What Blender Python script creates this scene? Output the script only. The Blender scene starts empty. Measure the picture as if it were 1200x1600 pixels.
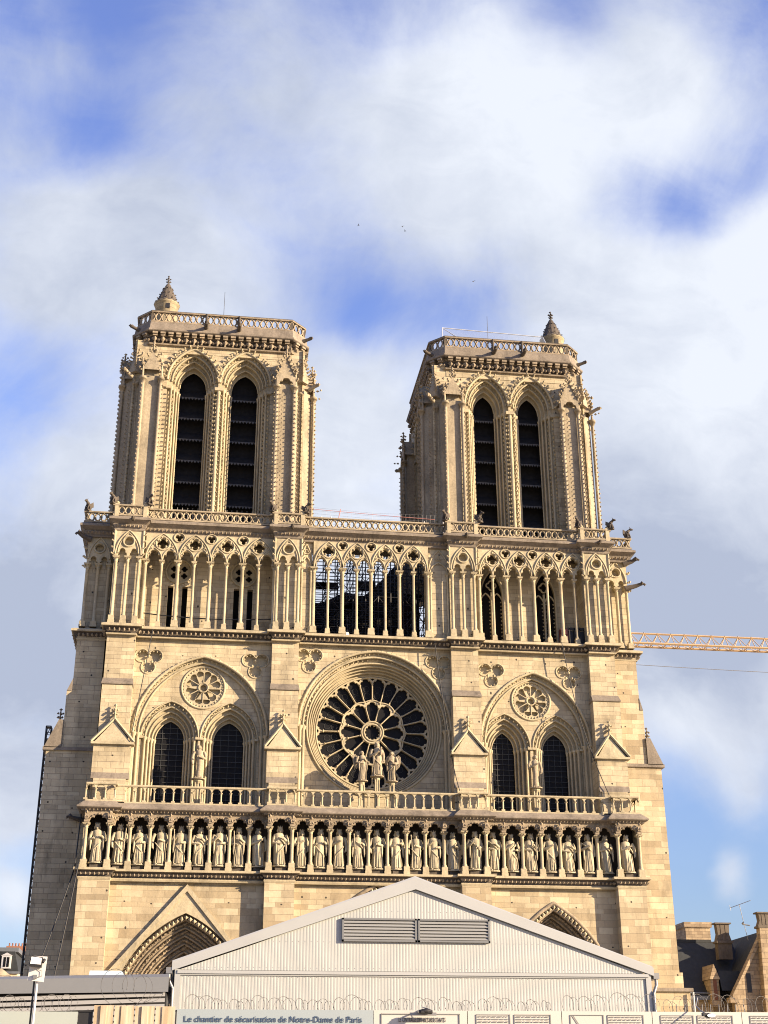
import bpy, math, random
from mathutils import Vector, Matrix
from mathutils.geometry import tessellate_polygon
random.seed(7)
PI = math.pi
S = bpy.context.scene
COL = S.collection
sin, cos, sqrt = math.sin, math.cos, math.sqrt

# ------------------------------------------------------------------ camera
YAW, PIT, ROLL, FPX, CAMD, CAMZ = 0.13663156, 0.42003414, -0.00349487, 2070.3, 97.7, 1.6
fw = Vector((sin(YAW) * cos(PIT), cos(YAW) * cos(PIT), sin(PIT)))
rt = Vector((cos(YAW), -sin(YAW), 0))
upv = rt.cross(fw)
r2 = cos(ROLL) * rt + sin(ROLL) * upv
u2 = -sin(ROLL) * rt + cos(ROLL) * upv
cam_d = bpy.data.cameras.new('camera')
cam_d.sensor_fit = 'VERTICAL'
cam_d.sensor_height = 36
cam_d.lens = 36 * FPX / 1600
cam_d.clip_start = .1
cam_d.clip_end = 6000
cam = bpy.data.objects.new('camera', cam_d)
COL.objects.link(cam)
M3 = Matrix((r2, u2, -fw)).transposed()
cam.matrix_world = Matrix.Translation((0, -CAMD, CAMZ)) @ M3.to_4x4()
S.camera = cam

def pxdir(x, y):
    return (r2 * (x - 600) / FPX - u2 * (y - 800) / FPX + fw).normalized()

# ------------------------------------------------------------------ sun, sky, exposure
SUN_AZ, SUN_EL = math.radians(61), math.radians(17)   # az: to the right of the facade's normal
sd = Vector((sin(SUN_AZ) * cos(SUN_EL), -cos(SUN_AZ) * cos(SUN_EL), sin(SUN_EL)))   # towards the sun
sun_d = bpy.data.lights.new('sun', 'SUN')
sun_d.energy = 5.0
sun_d.angle = math.radians(.5)
sun_d.color = (1, .785, .55)
sun = bpy.data.objects.new('sun', sun_d)
sun.rotation_euler = (-sd).to_track_quat('-Z', 'Y').to_euler()
sun.location = (60, -60, 60)
COL.objects.link(sun)
S.view_settings.view_transform = 'Standard'
S.view_settings.look = 'None'
S.view_settings.exposure = 1.60
S.view_settings.gamma = 1
S.render.engine = 'CYCLES'
S.cycles.filter_width = 1.05

W = bpy.data.worlds.new('World')
S.world = W
W.use_nodes = True
nt = W.node_tree
nt.nodes.clear()
def wn(t, **k):
    n = nt.nodes.new(t)
    for a, b in k.items(): setattr(n, a, b)
    return n
def wl(a, b): nt.links.new(a, b)
def wmath(op, a, b=None, c=None, clamp=False):
    n = wn('ShaderNodeMath', operation=op, use_clamp=clamp)
    for i, v in enumerate((a, b, c)):
        if v is None: continue
        if isinstance(v, (int, float)): n.inputs[i].default_value = v
        else: wl(v, n.inputs[i])
    return n.outputs[0]
out = wn('ShaderNodeOutputWorld')
bg = wn('ShaderNodeBackground')
SKYK = .0506
bg.inputs[1].default_value = SKYK
wl(bg.outputs[0], out.inputs[0])
sky = wn('ShaderNodeTexSky')
sky.sky_type = 'NISHITA'
sky.sun_disc = False
sky.sun_elevation = SUN_EL
sky.sun_rotation = math.atan2(sd.x, sd.y)
sky.air_density = 1.0
sky.dust_density = .6
sky.ozone_density = 2.0
tc = wn('ShaderNodeTexCoord')
# warp the direction so the cloud edges are torn
nz = wn('ShaderNodeTexNoise'); nz.inputs['Scale'].default_value = 5.0; nz.inputs['Detail'].default_value = 5; nz.inputs['Roughness'].default_value = .5
wl(tc.outputs['Generated'], nz.inputs['Vector'])
vs = wn('ShaderNodeVectorMath', operation='SUBTRACT'); wl(nz.outputs['Color'], vs.inputs[0]); vs.inputs[1].default_value = (.5, .5, .5)
vm = wn('ShaderNodeVectorMath', operation='SCALE'); wl(vs.outputs[0], vm.inputs[0]); vm.inputs['Scale'].default_value = .085
va = wn('ShaderNodeVectorMath', operation='ADD'); wl(tc.outputs['Generated'], va.inputs[0]); wl(vm.outputs[0], va.inputs[1])
vn = wn('ShaderNodeVectorMath', operation='NORMALIZE'); wl(va.outputs[0], vn.inputs[0])
WARP = vn.outputs[0]
def lobes(lst, base):
    acc = None
    for (x, y, rad, wgt) in lst:
        d = pxdir(x, y)
        n = wn('ShaderNodeVectorMath', operation='DOT_PRODUCT')
        wl(WARP, n.inputs[0]); n.inputs[1].default_value = d
        s = rad / 2200.0
        e = wmath('MULTIPLY', wmath('SUBTRACT', n.outputs['Value'], 1.0), 1.0 / (s * s))
        g = wmath('MULTIPLY', wmath('EXPONENT', e), wgt)
        acc = g if acc is None else wmath('ADD', acc, g)
    return wmath('ADD', acc, base)
# where the clouds thicken and where the blue shows between them
cover = lobes([
    (600, 700, 1500, 1.0),
    (640, 200, 130, .50), (800, 160, 140, .60), (980, 160, 100, .50), (350, 130, 110, .25), (700, 300, 100, .45), (1100, 120, 90, .35), (470, 180, 110, .20), (90, 110, 80, .30),
    (200, 330, 110, .45), (60, 380, 130, .45), (330, 420, 110, .50), (850, 390, 110, .55), (130, 470, 150, .4), (980, 430, 80, .4),
    (1170, 400, 90, 1.1), (1120, 520, 140, 1.0), (1040, 650, 140, .8), (1150, 800, 160, .8), (1100, 1000, 150, .8), (1050, 1120, 80, .6), (1170, 1130, 60, .5),
    (560, 930, 170, .6), (580, 600, 90, .6), (560, 740, 110, .6), (120, 740, 80, .7), (40, 900, 160, .8), (60, 1080, 130, .7), (30, 1265, 60, .9),
    (1150, 1357, 30, 1.3), (1160, 1240, 40, .7), (15, 1390, 40, 1.1), (1000, 20, 60, .2),
    (150, 220, 55, -.95), (60, 215, 70, -.30), (400, 300, 60, -.12), (530, 420, 35, -.25), (585, 480, 40, -.7), (930, 300, 60, -.7), (1070, 345, 52, -1.3), (1150, 260, 55, -.45), (980, 345, 50, -.4),
    (900, 40, 55, -.5), (1120, 50, 70, -.35), (60, 630, 80, -.55), (180, 30, 60, -.45), (20, 20, 60, -.3), (560, 10, 70, -.25), (760, 450, 70, -.30), (300, 260, 60, -.25), (700, 490, 50, -.35), (520, 100, 60, -.1),
    (1110, 1310, 110, -.8), (1100, 1450, 120, -.35), (30, 1340, 35, -.7), (20, 1450, 50, -.4)], -.72)
nf = wn('ShaderNodeTexNoise'); nf.inputs['Scale'].default_value = 7; nf.inputs['Detail'].default_value = 8; nf.inputs['Roughness'].default_value = .62; nf.inputs['Distortion'].default_value = .4
wl(tc.outputs['Generated'], nf.inputs['Vector'])
# finer torn structure, stretched along the wind
smp = wn('ShaderNodeMapping'); smp.inputs['Rotation'].default_value = (.3, .5, .6); smp.inputs['Scale'].default_value = (10, 26, 22)
wl(WARP, smp.inputs[0])
ns = wn('ShaderNodeTexNoise'); ns.inputs['Scale'].default_value = 1; ns.inputs['Detail'].default_value = 10; ns.inputs['Roughness'].default_value = .6; ns.inputs['Distortion'].default_value = .5
wl(smp.outputs[0], ns.inputs['Vector'])
cov = wmath('ADD', cover, wmath('MULTIPLY', wmath('SUBTRACT', nf.outputs['Fac'], .5), 1.5))
cov = wmath('ADD', cov, wmath('MULTIPLY', wmath('SUBTRACT', ns.outputs['Fac'], .5), .85))
mr = wn('ShaderNodeMapRange', interpolation_type='SMOOTHSTEP')
wl(cov, mr.inputs['Value']); mr.inputs['From Min'].default_value = -.32; mr.inputs['From Max'].default_value = 1.12
mr.inputs['To Min'].default_value = .07; mr.inputs['To Max'].default_value = 1
greyf = lobes([(1120, 920, 150, .45), (1180, 1010, 110, .40), (1000, 820, 120, .30), (30, 960, 130, .5), (70, 1100, 110, .5), (250, 130, 120, .2), (850, 250, 100, -.2), (740, 160, 120, -.2), (980, 1010, 90, .25),
               (1160, 420, 110, -.5), (1130, 640, 110, -.25), (1080, 1170, 50, -.3), (600, 250, 260, .05), (580, 620, 90, -.1), (30, 740, 70, -.3), (100, 450, 150, .15)], .30)
ng = wn('ShaderNodeTexNoise'); ng.inputs['Scale'].default_value = 6; ng.inputs['Detail'].default_value = 9; ng.inputs['Roughness'].default_value = .6
wl(WARP, ng.inputs['Vector'])
gf = wmath('ADD', greyf, wmath('MULTIPLY', wmath('SUBTRACT', ng.outputs['Fac'], .5), 1.7))
gf = wmath('ADD', gf, wmath('MULTIPLY', wmath('SUBTRACT', ns.outputs['Fac'], .5), .9), clamp=True)
cm = wn('ShaderNodeMix', data_type='RGBA')
wl(gf, cm.inputs['Factor'])
CLOUD_L, CLOUD_D = (5.7, 6.0, 6.6, 1), (3.1, 3.5, 4.5, 1)
cm.inputs[6].default_value = CLOUD_L; cm.inputs[7].default_value = CLOUD_D
tint = wn('ShaderNodeMix', data_type='RGBA', blend_type='MULTIPLY'); tint.inputs['Factor'].default_value = 1
wl(sky.outputs[0], tint.inputs[6]); tint.inputs[7].default_value = (1.6, 1.5, 2.2, 1)
# the real sky is a little less glaring near the horizon than the model's
sz = wn('ShaderNodeSeparateXYZ'); wl(tc.outputs['Generated'], sz.inputs[0])
hz = wn('ShaderNodeMapRange'); wl(sz.outputs['Z'], hz.inputs['Value']); hz.inputs['From Min'].default_value = 0; hz.inputs['From Max'].default_value = .5
hz.inputs['To Min'].default_value = .40; hz.inputs['To Max'].default_value = 1.0
hs = wn('ShaderNodeVectorMath', operation='SCALE'); wl(tint.outputs[2], hs.inputs[0]); wl(hz.outputs[0], hs.inputs['Scale'])
mx = wn('ShaderNodeMix', data_type='RGBA')
wl(mr.outputs[0], mx.inputs['Factor']); ht = wn('ShaderNodeMix', data_type='RGBA'); wl(sz.outputs['Z'], ht.inputs['Factor']); ht.inputs[6].default_value = (1.12, 1.22, 1.0, 1); ht.inputs[7].default_value = (.92, .92, 1.06, 1)
hm = wn('ShaderNodeMix', data_type='RGBA', blend_type='MULTIPLY'); hm.inputs['Factor'].default_value = 1; wl(hs.outputs[0], hm.inputs[6]); wl(ht.outputs[2], hm.inputs[7])
wl(hm.outputs[2], mx.inputs[6]); wl(cm.outputs[2], mx.inputs[7])
wl(mx.outputs[2], bg.inputs[0])

# ------------------------------------------------------------------ materials
def newmat(name):
    m = bpy.data.materials.new(name); m.use_nodes = True
    return m, m.node_tree, m.node_tree.nodes['Principled BSDF']
def simple(name, col, rough=.7, metal=0, var=0, scale=3, bump=0):
    m, t, b = newmat(name)
    b.inputs['Base Color'].default_value = (*col, 1); b.inputs['Roughness'].default_value = rough; b.inputs['Metallic'].default_value = metal
    if var or bump:
        g = t.nodes.new('ShaderNodeNewGeometry'); n = t.nodes.new('ShaderNodeTexNoise'); n.inputs['Scale'].default_value = scale; n.inputs['Detail'].default_value = 6
        t.links.new(g.outputs['Position'], n.inputs['Vector'])
        mxn = t.nodes.new('ShaderNodeMix'); mxn.data_type = 'RGBA'
        t.links.new(n.outputs['Fac'], mxn.inputs['Factor'])
        mxn.inputs[6].default_value = (*[c * (1 - var) for c in col], 1); mxn.inputs[7].default_value = (*[min(1, c * (1 + var)) for c in col], 1)
        t.links.new(mxn.outputs[2], b.inputs['Base Color'])
        if bump:
            bp = t.nodes.new('ShaderNodeBump'); bp.inputs['Strength'].default_value = bump; bp.inputs['Distance'].default_value = .05
            t.links.new(n.outputs['Fac'], bp.inputs['Height']); t.links.new(bp.outputs[0], b.inputs['Normal'])
    return m
def stone(name, c1, c2, mortar, bricks=True, holes=False, stain=.5, bw=.95, rh=.39):
    m, t, b = newmat(name)
    N, L = t.nodes, t.links
    b.inputs['Roughness'].default_value = .9
    g = N.new('ShaderNodeNewGeometry'); sp = N.new('ShaderNodeSeparateXYZ'); L.new(g.outputs['Position'], sp.inputs[0])
    def mth(op, a, bb, clamp=False):
        n = N.new('ShaderNodeMath'); n.operation = op; n.use_clamp = clamp
        for i, v in enumerate((a, bb)):
            if isinstance(v, (int, float)): n.inputs[i].default_value = v
            else: L.new(v, n.inputs[i])
        return n.outputs[0]
    u = mth('ADD', sp.outputs['X'], sp.outputs['Y'])
    cb = N.new('ShaderNodeCombineXYZ'); L.new(u, cb.inputs[0])
    # courses of uneven height
    vv = mth('ADD', sp.outputs['Z'], mth('MULTIPLY', mth('SINE', mth('MULTIPLY', sp.outputs['Z'], 1.7), 0), .13))
    vv = mth('ADD', vv, mth('MULTIPLY', mth('SINE', mth('MULTIPLY', sp.outputs['Z'], 4.7), 0), .045))
    L.new(vv, cb.inputs[1])
    n1 = N.new('ShaderNodeTexNoise'); n1.inputs['Scale'].default_value = .45; n1.inputs['Detail'].default_value = 8; n1.inputs['Roughness'].default_value = .62
    L.new(g.outputs['Position'], n1.inputs['Vector'])
    # vertical streaks
    mp = N.new('ShaderNodeMapping'); mp.inputs['Scale'].default_value = (1.6, 1.6, .16); L.new(g.outputs['Position'], mp.inputs[0])
    n2 = N.new('ShaderNodeTexNoise'); n2.inputs['Scale'].default_value = 1; n2.inputs['Detail'].default_value = 6; L.new(mp.outputs[0], n2.inputs['Vector'])
    n3 = N.new('ShaderNodeTexNoise'); n3.inputs['Scale'].default_value = 6; n3.inputs['Detail'].default_value = 8; n3.inputs['Roughness'].default_value = .7
    L.new(g.outputs['Position'], n3.inputs['Vector'])
    base = None
    if bricks:
        br = N.new('ShaderNodeTexBrick'); L.new(cb.outputs[0], br.inputs['Vector'])
        br.inputs['Scale'].default_value = 1; br.inputs['Brick Width'].default_value = bw; br.inputs['Row Height'].default_value = rh
        br.inputs['Mortar Size'].default_value = .014; br.inputs['Mortar Smooth'].default_value = .3; br.offset = .43; br.squash = 1.35; br.squash_frequency = 3
        br.inputs['Color1'].default_value = (*c1, 1); br.inputs['Color2'].default_value = (*c2, 1); br.inputs['Mortar'].default_value = (*mortar, 1)
        base = br.outputs['Color']
        # every block its own tone
        vn_ = N.new('ShaderNodeTexWhiteNoise'); vn_.noise_dimensions = '2D'
        fl = N.new('ShaderNodeVectorMath'); fl.operation = 'FLOOR'
        dv = N.new('ShaderNodeVectorMath'); dv.operation = 'DIVIDE'; L.new(cb.outputs[0], dv.inputs[0]); dv.inputs[1].default_value = (bw * 2.7, rh, 1)
        L.new(dv.outputs[0], fl.inputs[0]); L.new(fl.outputs[0], vn_.inputs['Vector'])
        tone = mth('ADD', mth('MULTIPLY', vn_.outputs['Value'], .2), .88)
    else:
        mxn = N.new('ShaderNodeMix'); mxn.data_type = 'RGBA'; L.new(n3.outputs['Fac'], mxn.inputs['Factor'])
        mxn.inputs[6].default_value = (*c2, 1); mxn.inputs[7].default_value = (*c1, 1)
        base = mxn.outputs[2]; tone = 1.0
    k = mth('ADD', mth('MULTIPLY', n1.outputs['Fac'], stain * 1.3), 1 - stain * .72)
    k = mth('MULTIPLY', k, mth('ADD', mth('MULTIPLY', n2.outputs['Fac'], stain * .9), 1 - stain * .45))
    k = mth('MULTIPLY', k, mth('ADD', mth('MULTIPLY', n3.outputs['Fac'], .35), .83))
    k = mth('MULTIPLY', k, tone)
    # dark crusts and rain streaks where the weather leaves them
    nc = N.new('ShaderNodeTexNoise'); nc.inputs['Scale'].default_value = 1; nc.inputs['Detail'].default_value = 9; nc.inputs['Roughness'].default_value = .68
    mc = N.new('ShaderNodeMapping'); mc.inputs['Scale'].default_value = (.9, .9, .35); mc.inputs['Location'].default_value = (7, 3, 1); L.new(g.outputs['Position'], mc.inputs[0]); L.new(mc.outputs[0], nc.inputs['Vector'])
    rc = N.new('ShaderNodeMapRange'); L.new(nc.outputs['Fac'], rc.inputs['Value']); rc.inputs['From Min'].default_value = .52; rc.inputs['From Max'].default_value = .72
    rc.inputs['To Min'].default_value = 1; rc.inputs['To Max'].default_value = 1 - stain*.62
    k = mth('MULTIPLY', k, rc.outputs[0])
    if holes:
        vo = N.new('ShaderNodeTexVoronoi'); vo.voronoi_dimensions = '2D'; vo.inputs['Scale'].default_value = .42; vo.inputs['Randomness'].default_value = .55
        L.new(cb.outputs[0], vo.inputs['Vector'])
        hm = mth('GREATER_THAN', vo.outputs['Distance'], .030)
        k = mth('MULTIPLY', k, mth('ADD', mth('MULTIPLY', hm, .9), .1))
    ml = N.new('ShaderNodeVectorMath'); ml.operation = 'SCALE'; L.new(base, ml.inputs[0]); L.new(k, ml.inputs['Scale'])
    L.new(ml.outputs[0], b.inputs['Base Color'])
    hsum = mth('MULTIPLY', n3.outputs['Fac'], .5)
    if bricks: hsum = mth('SUBTRACT', hsum, mth('MULTIPLY', br.outputs['Fac'], .6))
    bp = N.new('ShaderNodeBump'); bp.inputs['Strength'].default_value = .55; bp.inputs['Distance'].default_value = .06
    L.new(hsum, bp.inputs['Height']); L.new(bp.outputs[0], b.inputs['Normal'])
    return m
MWALL = stone('limestone_blocks', (0.418, 0.356, 0.231), (0.336, 0.279, 0.173), (0.198, 0.160, 0.105), holes=True, stain=.68)
MBIG = stone('limestone_large_blocks', (0.433, 0.368, 0.239), (0.276, 0.218, 0.130), (0.254, 0.207, 0.130), holes=True, stain=.5, bw=1.1, rh=.46)
MTRIM = stone('carved_limestone', (0.433, 0.375, 0.245), (0.270, 0.226, 0.137), (0.000, 0.000, 0.000), bricks=False, stain=.6)
MDARK = stone('weathered_and_shaded_limestone', (0.113, 0.092, 0.067), (0.032, 0.026, 0.020), (0.000, 0.000, 0.000), bricks=False, stain=.75)  # weathered stone; its near-black also paints shade into recesses and soffits
MLEDGE = stone('rain_washed_ledge_stone', (0.252, 0.214, 0.160), (0.109, 0.088, 0.066), (0.000, 0.000, 0.000), bricks=False, stain=.85)
MGRIME = stone('grimy_carved_limestone', (0.370, 0.302, 0.202), (0.101, 0.077, 0.050), (0.000, 0.000, 0.000), bricks=False, stain=.9)
MPIER = stone('pier_limestone', (0.403, 0.344, 0.231), (0.160, 0.126, 0.082), (0.000, 0.000, 0.000), bricks=False, stain=.8)
MSTAT = stone('statue_limestone', (0.449, 0.398, 0.267), (0.254, 0.215, 0.137), (0.000, 0.000, 0.000), bricks=False, stain=.6)
MSHADE = simple('shaded_recess_stone', (0.020, 0.016, 0.013), .95, var=.3)  # near-black colour paints the shade at the back of the king niches
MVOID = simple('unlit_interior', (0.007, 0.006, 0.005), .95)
MGLASS = simple('leaded_glass', (0.007, 0.007, 0.008), .6, var=.3, scale=5)
MGLASS.node_tree.nodes['Principled BSDF'].inputs['Specular IOR Level'].default_value = .12
MLEAD = simple('window_leading', (0.032, 0.035, 0.035), .7)
MSLATE = simple('louvre_slate', (.016, .016, .017), .9, var=.7, scale=3)
MSLATE.node_tree.nodes['Principled BSDF'].inputs['Specular IOR Level'].default_value = .15
MLEADF = simple('louvre_lead_fringe', (.07, .07, .07), .8, var=.5, scale=8)
MBLACK = simple('black_rubber', (0.008, 0.008, 0.008), .6)
MSCAF = simple('scaffold_steel', (0.045, 0.045, 0.048), .5, .6)
MORANGE = simple('faded_yellow_tan_crane_paint', (0.420, 0.286, 0.143), .6, var=.2, scale=1)
MCLAD = simple('pale_grey_cladding', (.30, .310, .292), .55, var=.12, scale=.8)
MTRIMW = simple('pale_grey_flashing', (.29, .30, .29), .5, var=.10, scale=.7)
MROOFW = simple('pale_grey_roof_sheet', (0.294, 0.307, 0.319), .5, var=.05)
MVENT = simple('grey_louvre', (0.211, 0.217, 0.211), .55)
MVENTD = simple('grey_louvre_frame', (0.128, 0.134, 0.134), .55)
MPANELW = simple('white_hoarding_board', (0.386, 0.378, 0.340), .6, var=.07, scale=2)
MPANELB = simple('grey_blue_hoarding_board', (0.227, 0.269, 0.281), .6, var=.04, scale=2)
MNAVY = simple('navy_lettering', (0.013, 0.039, 0.089), .6)
MINK = simple('grey_print', (0.140, 0.140, 0.134), .7)
MINKD = simple('black_print', (0.025, 0.025, 0.025), .7)
MGALV = simple('galvanised_steel', (0.211, 0.211, 0.204), .45, .5)
MWIRE = simple('razor_wire_steel', (0.076, 0.073, 0.067), .5, .4)
MSHED = simple('grey_shed_sheet', (0.140, 0.147, 0.150), .5, var=.05)
MSHED2 = simple('grey_shed_slat', (0.255, 0.255, 0.243), .5, var=.05)
MPALE = simple('pale_translucent_board', (0.287, 0.319, 0.287), .4, var=.05)
MSLROOF = simple('dark_slate_roof', (0.013, 0.016, 0.017), .8, var=.6, scale=2.5, bump=.4)
MZINC = simple('zinc_roof', (0.102, 0.112, 0.121), .5, var=.15)
MPLAST = simple('clear_sheeting_edge', (0.383, 0.402, 0.422), .3)
MWHITE = simple('white_paint', (0.479, 0.472, 0.447), .5)
MTERRA = simple('terracotta', (0.223, 0.096, 0.051), .8, var=.2)
MBARK = simple('bare_twigs', (0.102, 0.076, 0.057), .9)
MFEATH = simple('grey_feathers', (0.064, 0.064, 0.071), .9)
MRED = simple('dark_red_box_paint', (0.083, 0.019, 0.016), .6)
# lamp glass: lit by day light, pale
MLAMP = simple('lamp_glass', (.85, .85, .82), .25)
def wood_mat():
    m, t, b = newmat('pale_pine_boards')
    g = t.nodes.new('ShaderNodeNewGeometry'); mp = t.nodes.new('ShaderNodeMapping'); mp.inputs['Scale'].default_value = (9, 9, .6)
    t.links.new(g.outputs['Position'], mp.inputs[0])
    n = t.nodes.new('ShaderNodeTexNoise'); n.inputs['Scale'].default_value = 2; n.inputs['Detail'].default_value = 8
    t.links.new(mp.outputs[0], n.inputs['Vector'])
    r = t.nodes.new('ShaderNodeValToRGB'); t.links.new(n.outputs['Fac'], r.inputs[0])
    r.color_ramp.elements[0].color = (.31, .24, .145, 1); r.color_ramp.elements[1].color = (.46, .39, .28, 1)
    r.color_ramp.elements[0].position = .35; r.color_ramp.elements[1].position = .65
    t.links.new(r.outputs[0], b.inputs['Base Color']); b.inputs['Roughness'].default_value = .7
    return m
MWOOD = wood_mat()
def net_mat(name, col, alpha):
    m, t, b = newmat(name)
    b.inputs['Base Color'].default_value = (*col, 1); b.inputs['Alpha'].default_value = alpha; b.inputs['Roughness'].default_value = .3
    return m
MFILM = net_mat('clear_plastic_sheet', (.45, .5, .56), .14)

# ------------------------------------------------------------------ mesh kit
class MB:
    def __init__(s): s.v = []; s.f = []; s.sm = []; s.T = None
    def add(s, vs, fs, smooth=False):
        o = len(s.v)
        if s.T: vs = [s.T(p) for p in vs]
        s.v.extend(vs)
        for f in fs: s.f.append(tuple(i + o for i in f)); s.sm.append(smooth)
    def box(s, x0, x1, y0, y1, z0, z1):
        s.add([(x0,y0,z0),(x1,y0,z0),(x1,y1,z0),(x0,y1,z0),(x0,y0,z1),(x1,y0,z1),(x1,y1,z1),(x0,y1,z1)],
              [(0,3,2,1),(4,5,6,7),(0,1,5,4),(1,2,6,5),(2,3,7,6),(3,0,4,7)])
    def rings(s, rs, smooth=True, caps=True, closed=False):
        n = len(rs[0]); vs = [p for r in rs for p in r]; fs = []
        m = len(rs)
        for i in range(m if closed else m - 1):
            j = (i + 1) % m
            for k in range(n):
                l = (k + 1) % n
                fs.append((i*n+k, i*n+l, j*n+l, j*n+k))
        s.add(vs, fs, smooth)
        if caps and not closed:
            s.add(list(rs[0]), [tuple(range(n))[::-1]]); s.add(list(rs[-1]), [tuple(range(n))])
    def tube(s, pts, r, n=6, closed=False, smooth=True, rot=0):
        P = [Vector(p) for p in pts]; m = len(P); rs = []
        rr = r if isinstance(r, (list, tuple)) else [r] * m
        ref = None
        for i in range(m):
            a = P[i - 1] if (i or closed) else P[0]; b = P[(i + 1) % m] if (i < m - 1 or closed) else P[-1]
            t = (b - a)
            if t.length < 1e-9: t = Vector((0, 0, 1))
            t.normalize()
            if ref is None: ref = Vector((0, 1, 0)) if abs(t.y) < .9 else Vector((0, 0, 1))
            u = ref - t * ref.dot(t)
            if u.length < 1e-4: u = t.orthogonal()
            u.normalize(); w = t.cross(u); ref = u
            rs.append([tuple(P[i] + (u * cos(2*PI*k/n + rot) + w * sin(2*PI*k/n + rot)) * rr[i]) for k in range(n)])
        s.rings(rs, smooth, not closed, closed)
    def lathe(s, cx, cy, prof, n=10, smooth=True, sx=1, sy=1):
        s.rings([[(cx + r*cos(2*PI*k/n)*sx, cy + r*sin(2*PI*k/n)*sy, z) for k in range(n)] for r, z in prof], smooth)
    def prism(s, poly, y0, y1):     # poly in xz
        n = len(poly)
        s.rings([[(x, y0, z) for x, z in poly], [(x, y1, z) for x, z in poly]], False)
    def prismz(s, poly, z0, z1):
        s.rings([[(x, y, z0) for x, y in poly], [(x, y, z1) for x, y in poly]], False)
    def plate(s, outer, holes, y0, y1, sides=True, back=False):
        loops = [outer] + holes
        tri = tessellate_polygon([[Vector((x, z, 0)) for x, z in lp] for lp in loops])
        flat = [p for lp in loops for p in lp]
        s.add([(x, y0, z) for x, z in flat], [tuple(t) for t in tri])
        if back: s.add([(x, y1, z) for x, z in flat], [tuple(t) for t in tri])
        for i, lp in enumerate(loops):
            if i == 0 and not sides: continue
            n = len(lp)
            s.add([(x, y0, z) for x, z in lp] + [(x, y1, z) for x, z in lp], [(k, (k+1) % n, n + (k+1) % n, n + k) for k in range(n)])
    def step(s, pa, pb, ya, yb):    # face ring between two open paths of equal length
        n = len(pa)
        s.add([(x, ya, z) for x, z in pa] + [(x, yb, z) for x, z in pb], [(k, k+1, n+k+1, n+k) for k in range(n-1)])
    def gem(s, x, y, z, r, sx=1, sy=1, sz=1):
        j = lambda: random.uniform(.75, 1.25)
        s.add([(x-r*sx*j(),y,z),(x+r*sx*j(),y,z),(x,y-r*sy*j(),z),(x,y+r*sy*j(),z),(x,y,z-r*sz*j()),(x,y,z+r*sz*j())],
              [(0,2,5),(2,1,5),(1,3,5),(3,0,5),(2,0,4),(1,2,4),(3,1,4),(0,3,4)])
    def crocket(s, x, y, z, dx, dy, dz, r):  # leaf curling outward
        s.gem(x + dx*r*.6, y + dy*r*.6, z + dz*r*.6, r*.62, 1, 1, .8)
        s.gem(x + dx*r*1.15, y + dy*r*1.15, z + dz*r*1.15 + r*.25, r*.5, 1, 1, 1)
WL = {}
def link(o, parent, wloc=(0, 0, 0)):
    WL[o.name] = Vector(wloc)
    if parent:
        o.parent = parent; o.location = Vector(wloc) - WL[parent.name]
    else: o.location = wloc
    COL.objects.link(o)
def tag(o, label=None, cat=None, group=None, kind=None):
    for k, v in (('label', label), ('category', cat), ('group', group), ('kind', kind)):
        if v: o[k] = v
    return o
def mesh(name, mb, mat):
    me = bpy.data.meshes.new(name); me.from_pydata(mb.v, [], mb.f); me.validate()
    mats = mat if isinstance(mat, (list, tuple)) else [mat]
    for m in mats: me.materials.append(m)
    if len(me.polygons) == len(mb.sm): me.polygons.foreach_set('use_smooth', mb.sm)
    me.update()
    return me
def obj(name, mb, mat, parent=None, wloc=(0, 0, 0)):
    o = bpy.data.objects.new(name, mesh(name, mb, mat)); link(o, parent, wloc)
    # outward normals
    import bmesh
    bm = bmesh.new(); bm.from_mesh(o.data); bmesh.ops.recalc_face_normals(bm, faces=bm.faces); bm.to_mesh(o.data); bm.free()
    return o
def inst(src, parent, wloc, rz=0, name=None):
    o = src.copy(); COL.objects.link(o) if False else None
    if name: o.name = name
    WL[o.name] = Vector(wloc); o.parent = parent
    o.location = Vector(wloc) - (WL[parent.name] if parent else Vector((0, 0, 0))); o.rotation_euler.z = rz
    COL.objects.link(o)
    return o
def empty(name, loc, label, cat, group=None, rz=0):
    o = bpy.data.objects.new(name, None); o.empty_display_size = .3; link(o, None, loc); o.rotation_euler.z = rz
    return tag(o, label, cat, group)

# shapes in the xz plane
def archz(x, cx, a, zs, h):
    d = min(abs(x - cx), a)
    if h >= a:
        r = (a*a + h*h) / (2*a)
        return zs + sqrt(max(0, r*r - (d + r - a)**2))
    return zs + h * sqrt(max(0, 1 - (d/a)**2))
def arch(cx, a, zs, h, n=24):
    return [(cx - a*cos(PI*i/n), archz(cx - a*cos(PI*i/n), cx, a, zs, h)) for i in range(n+1)]
def lancet(cx, a, z0, zs, h, n=24):   # open path: sill, up, over, down
    return [(cx - a, z0)] + arch(cx, a, zs, h, n) + [(cx + a, z0)]
def circle(cx, cz, r, n=48):
    return [(cx + r*cos(2*PI*i/n), cz + r*sin(2*PI*i/n)) for i in range(n)]
def foil(cx, cz, R, k, rot=PI/2, n=None, d=.52):
    n = n or 12*k; o = []
    D = R*d; l = R - D
    for i in range(n):
        t = 2*PI*i/n; ph = (t - rot + PI/k) % (2*PI/k) - PI/k
        l2 = max(l, D*sin(PI/k)*1.02)
        r = D*cos(ph) + sqrt(max(0, l2*l2 - (D*sin(ph))**2))
        o.append((cx + r*cos(t), cz + r*sin(t)))
    return o
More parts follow.
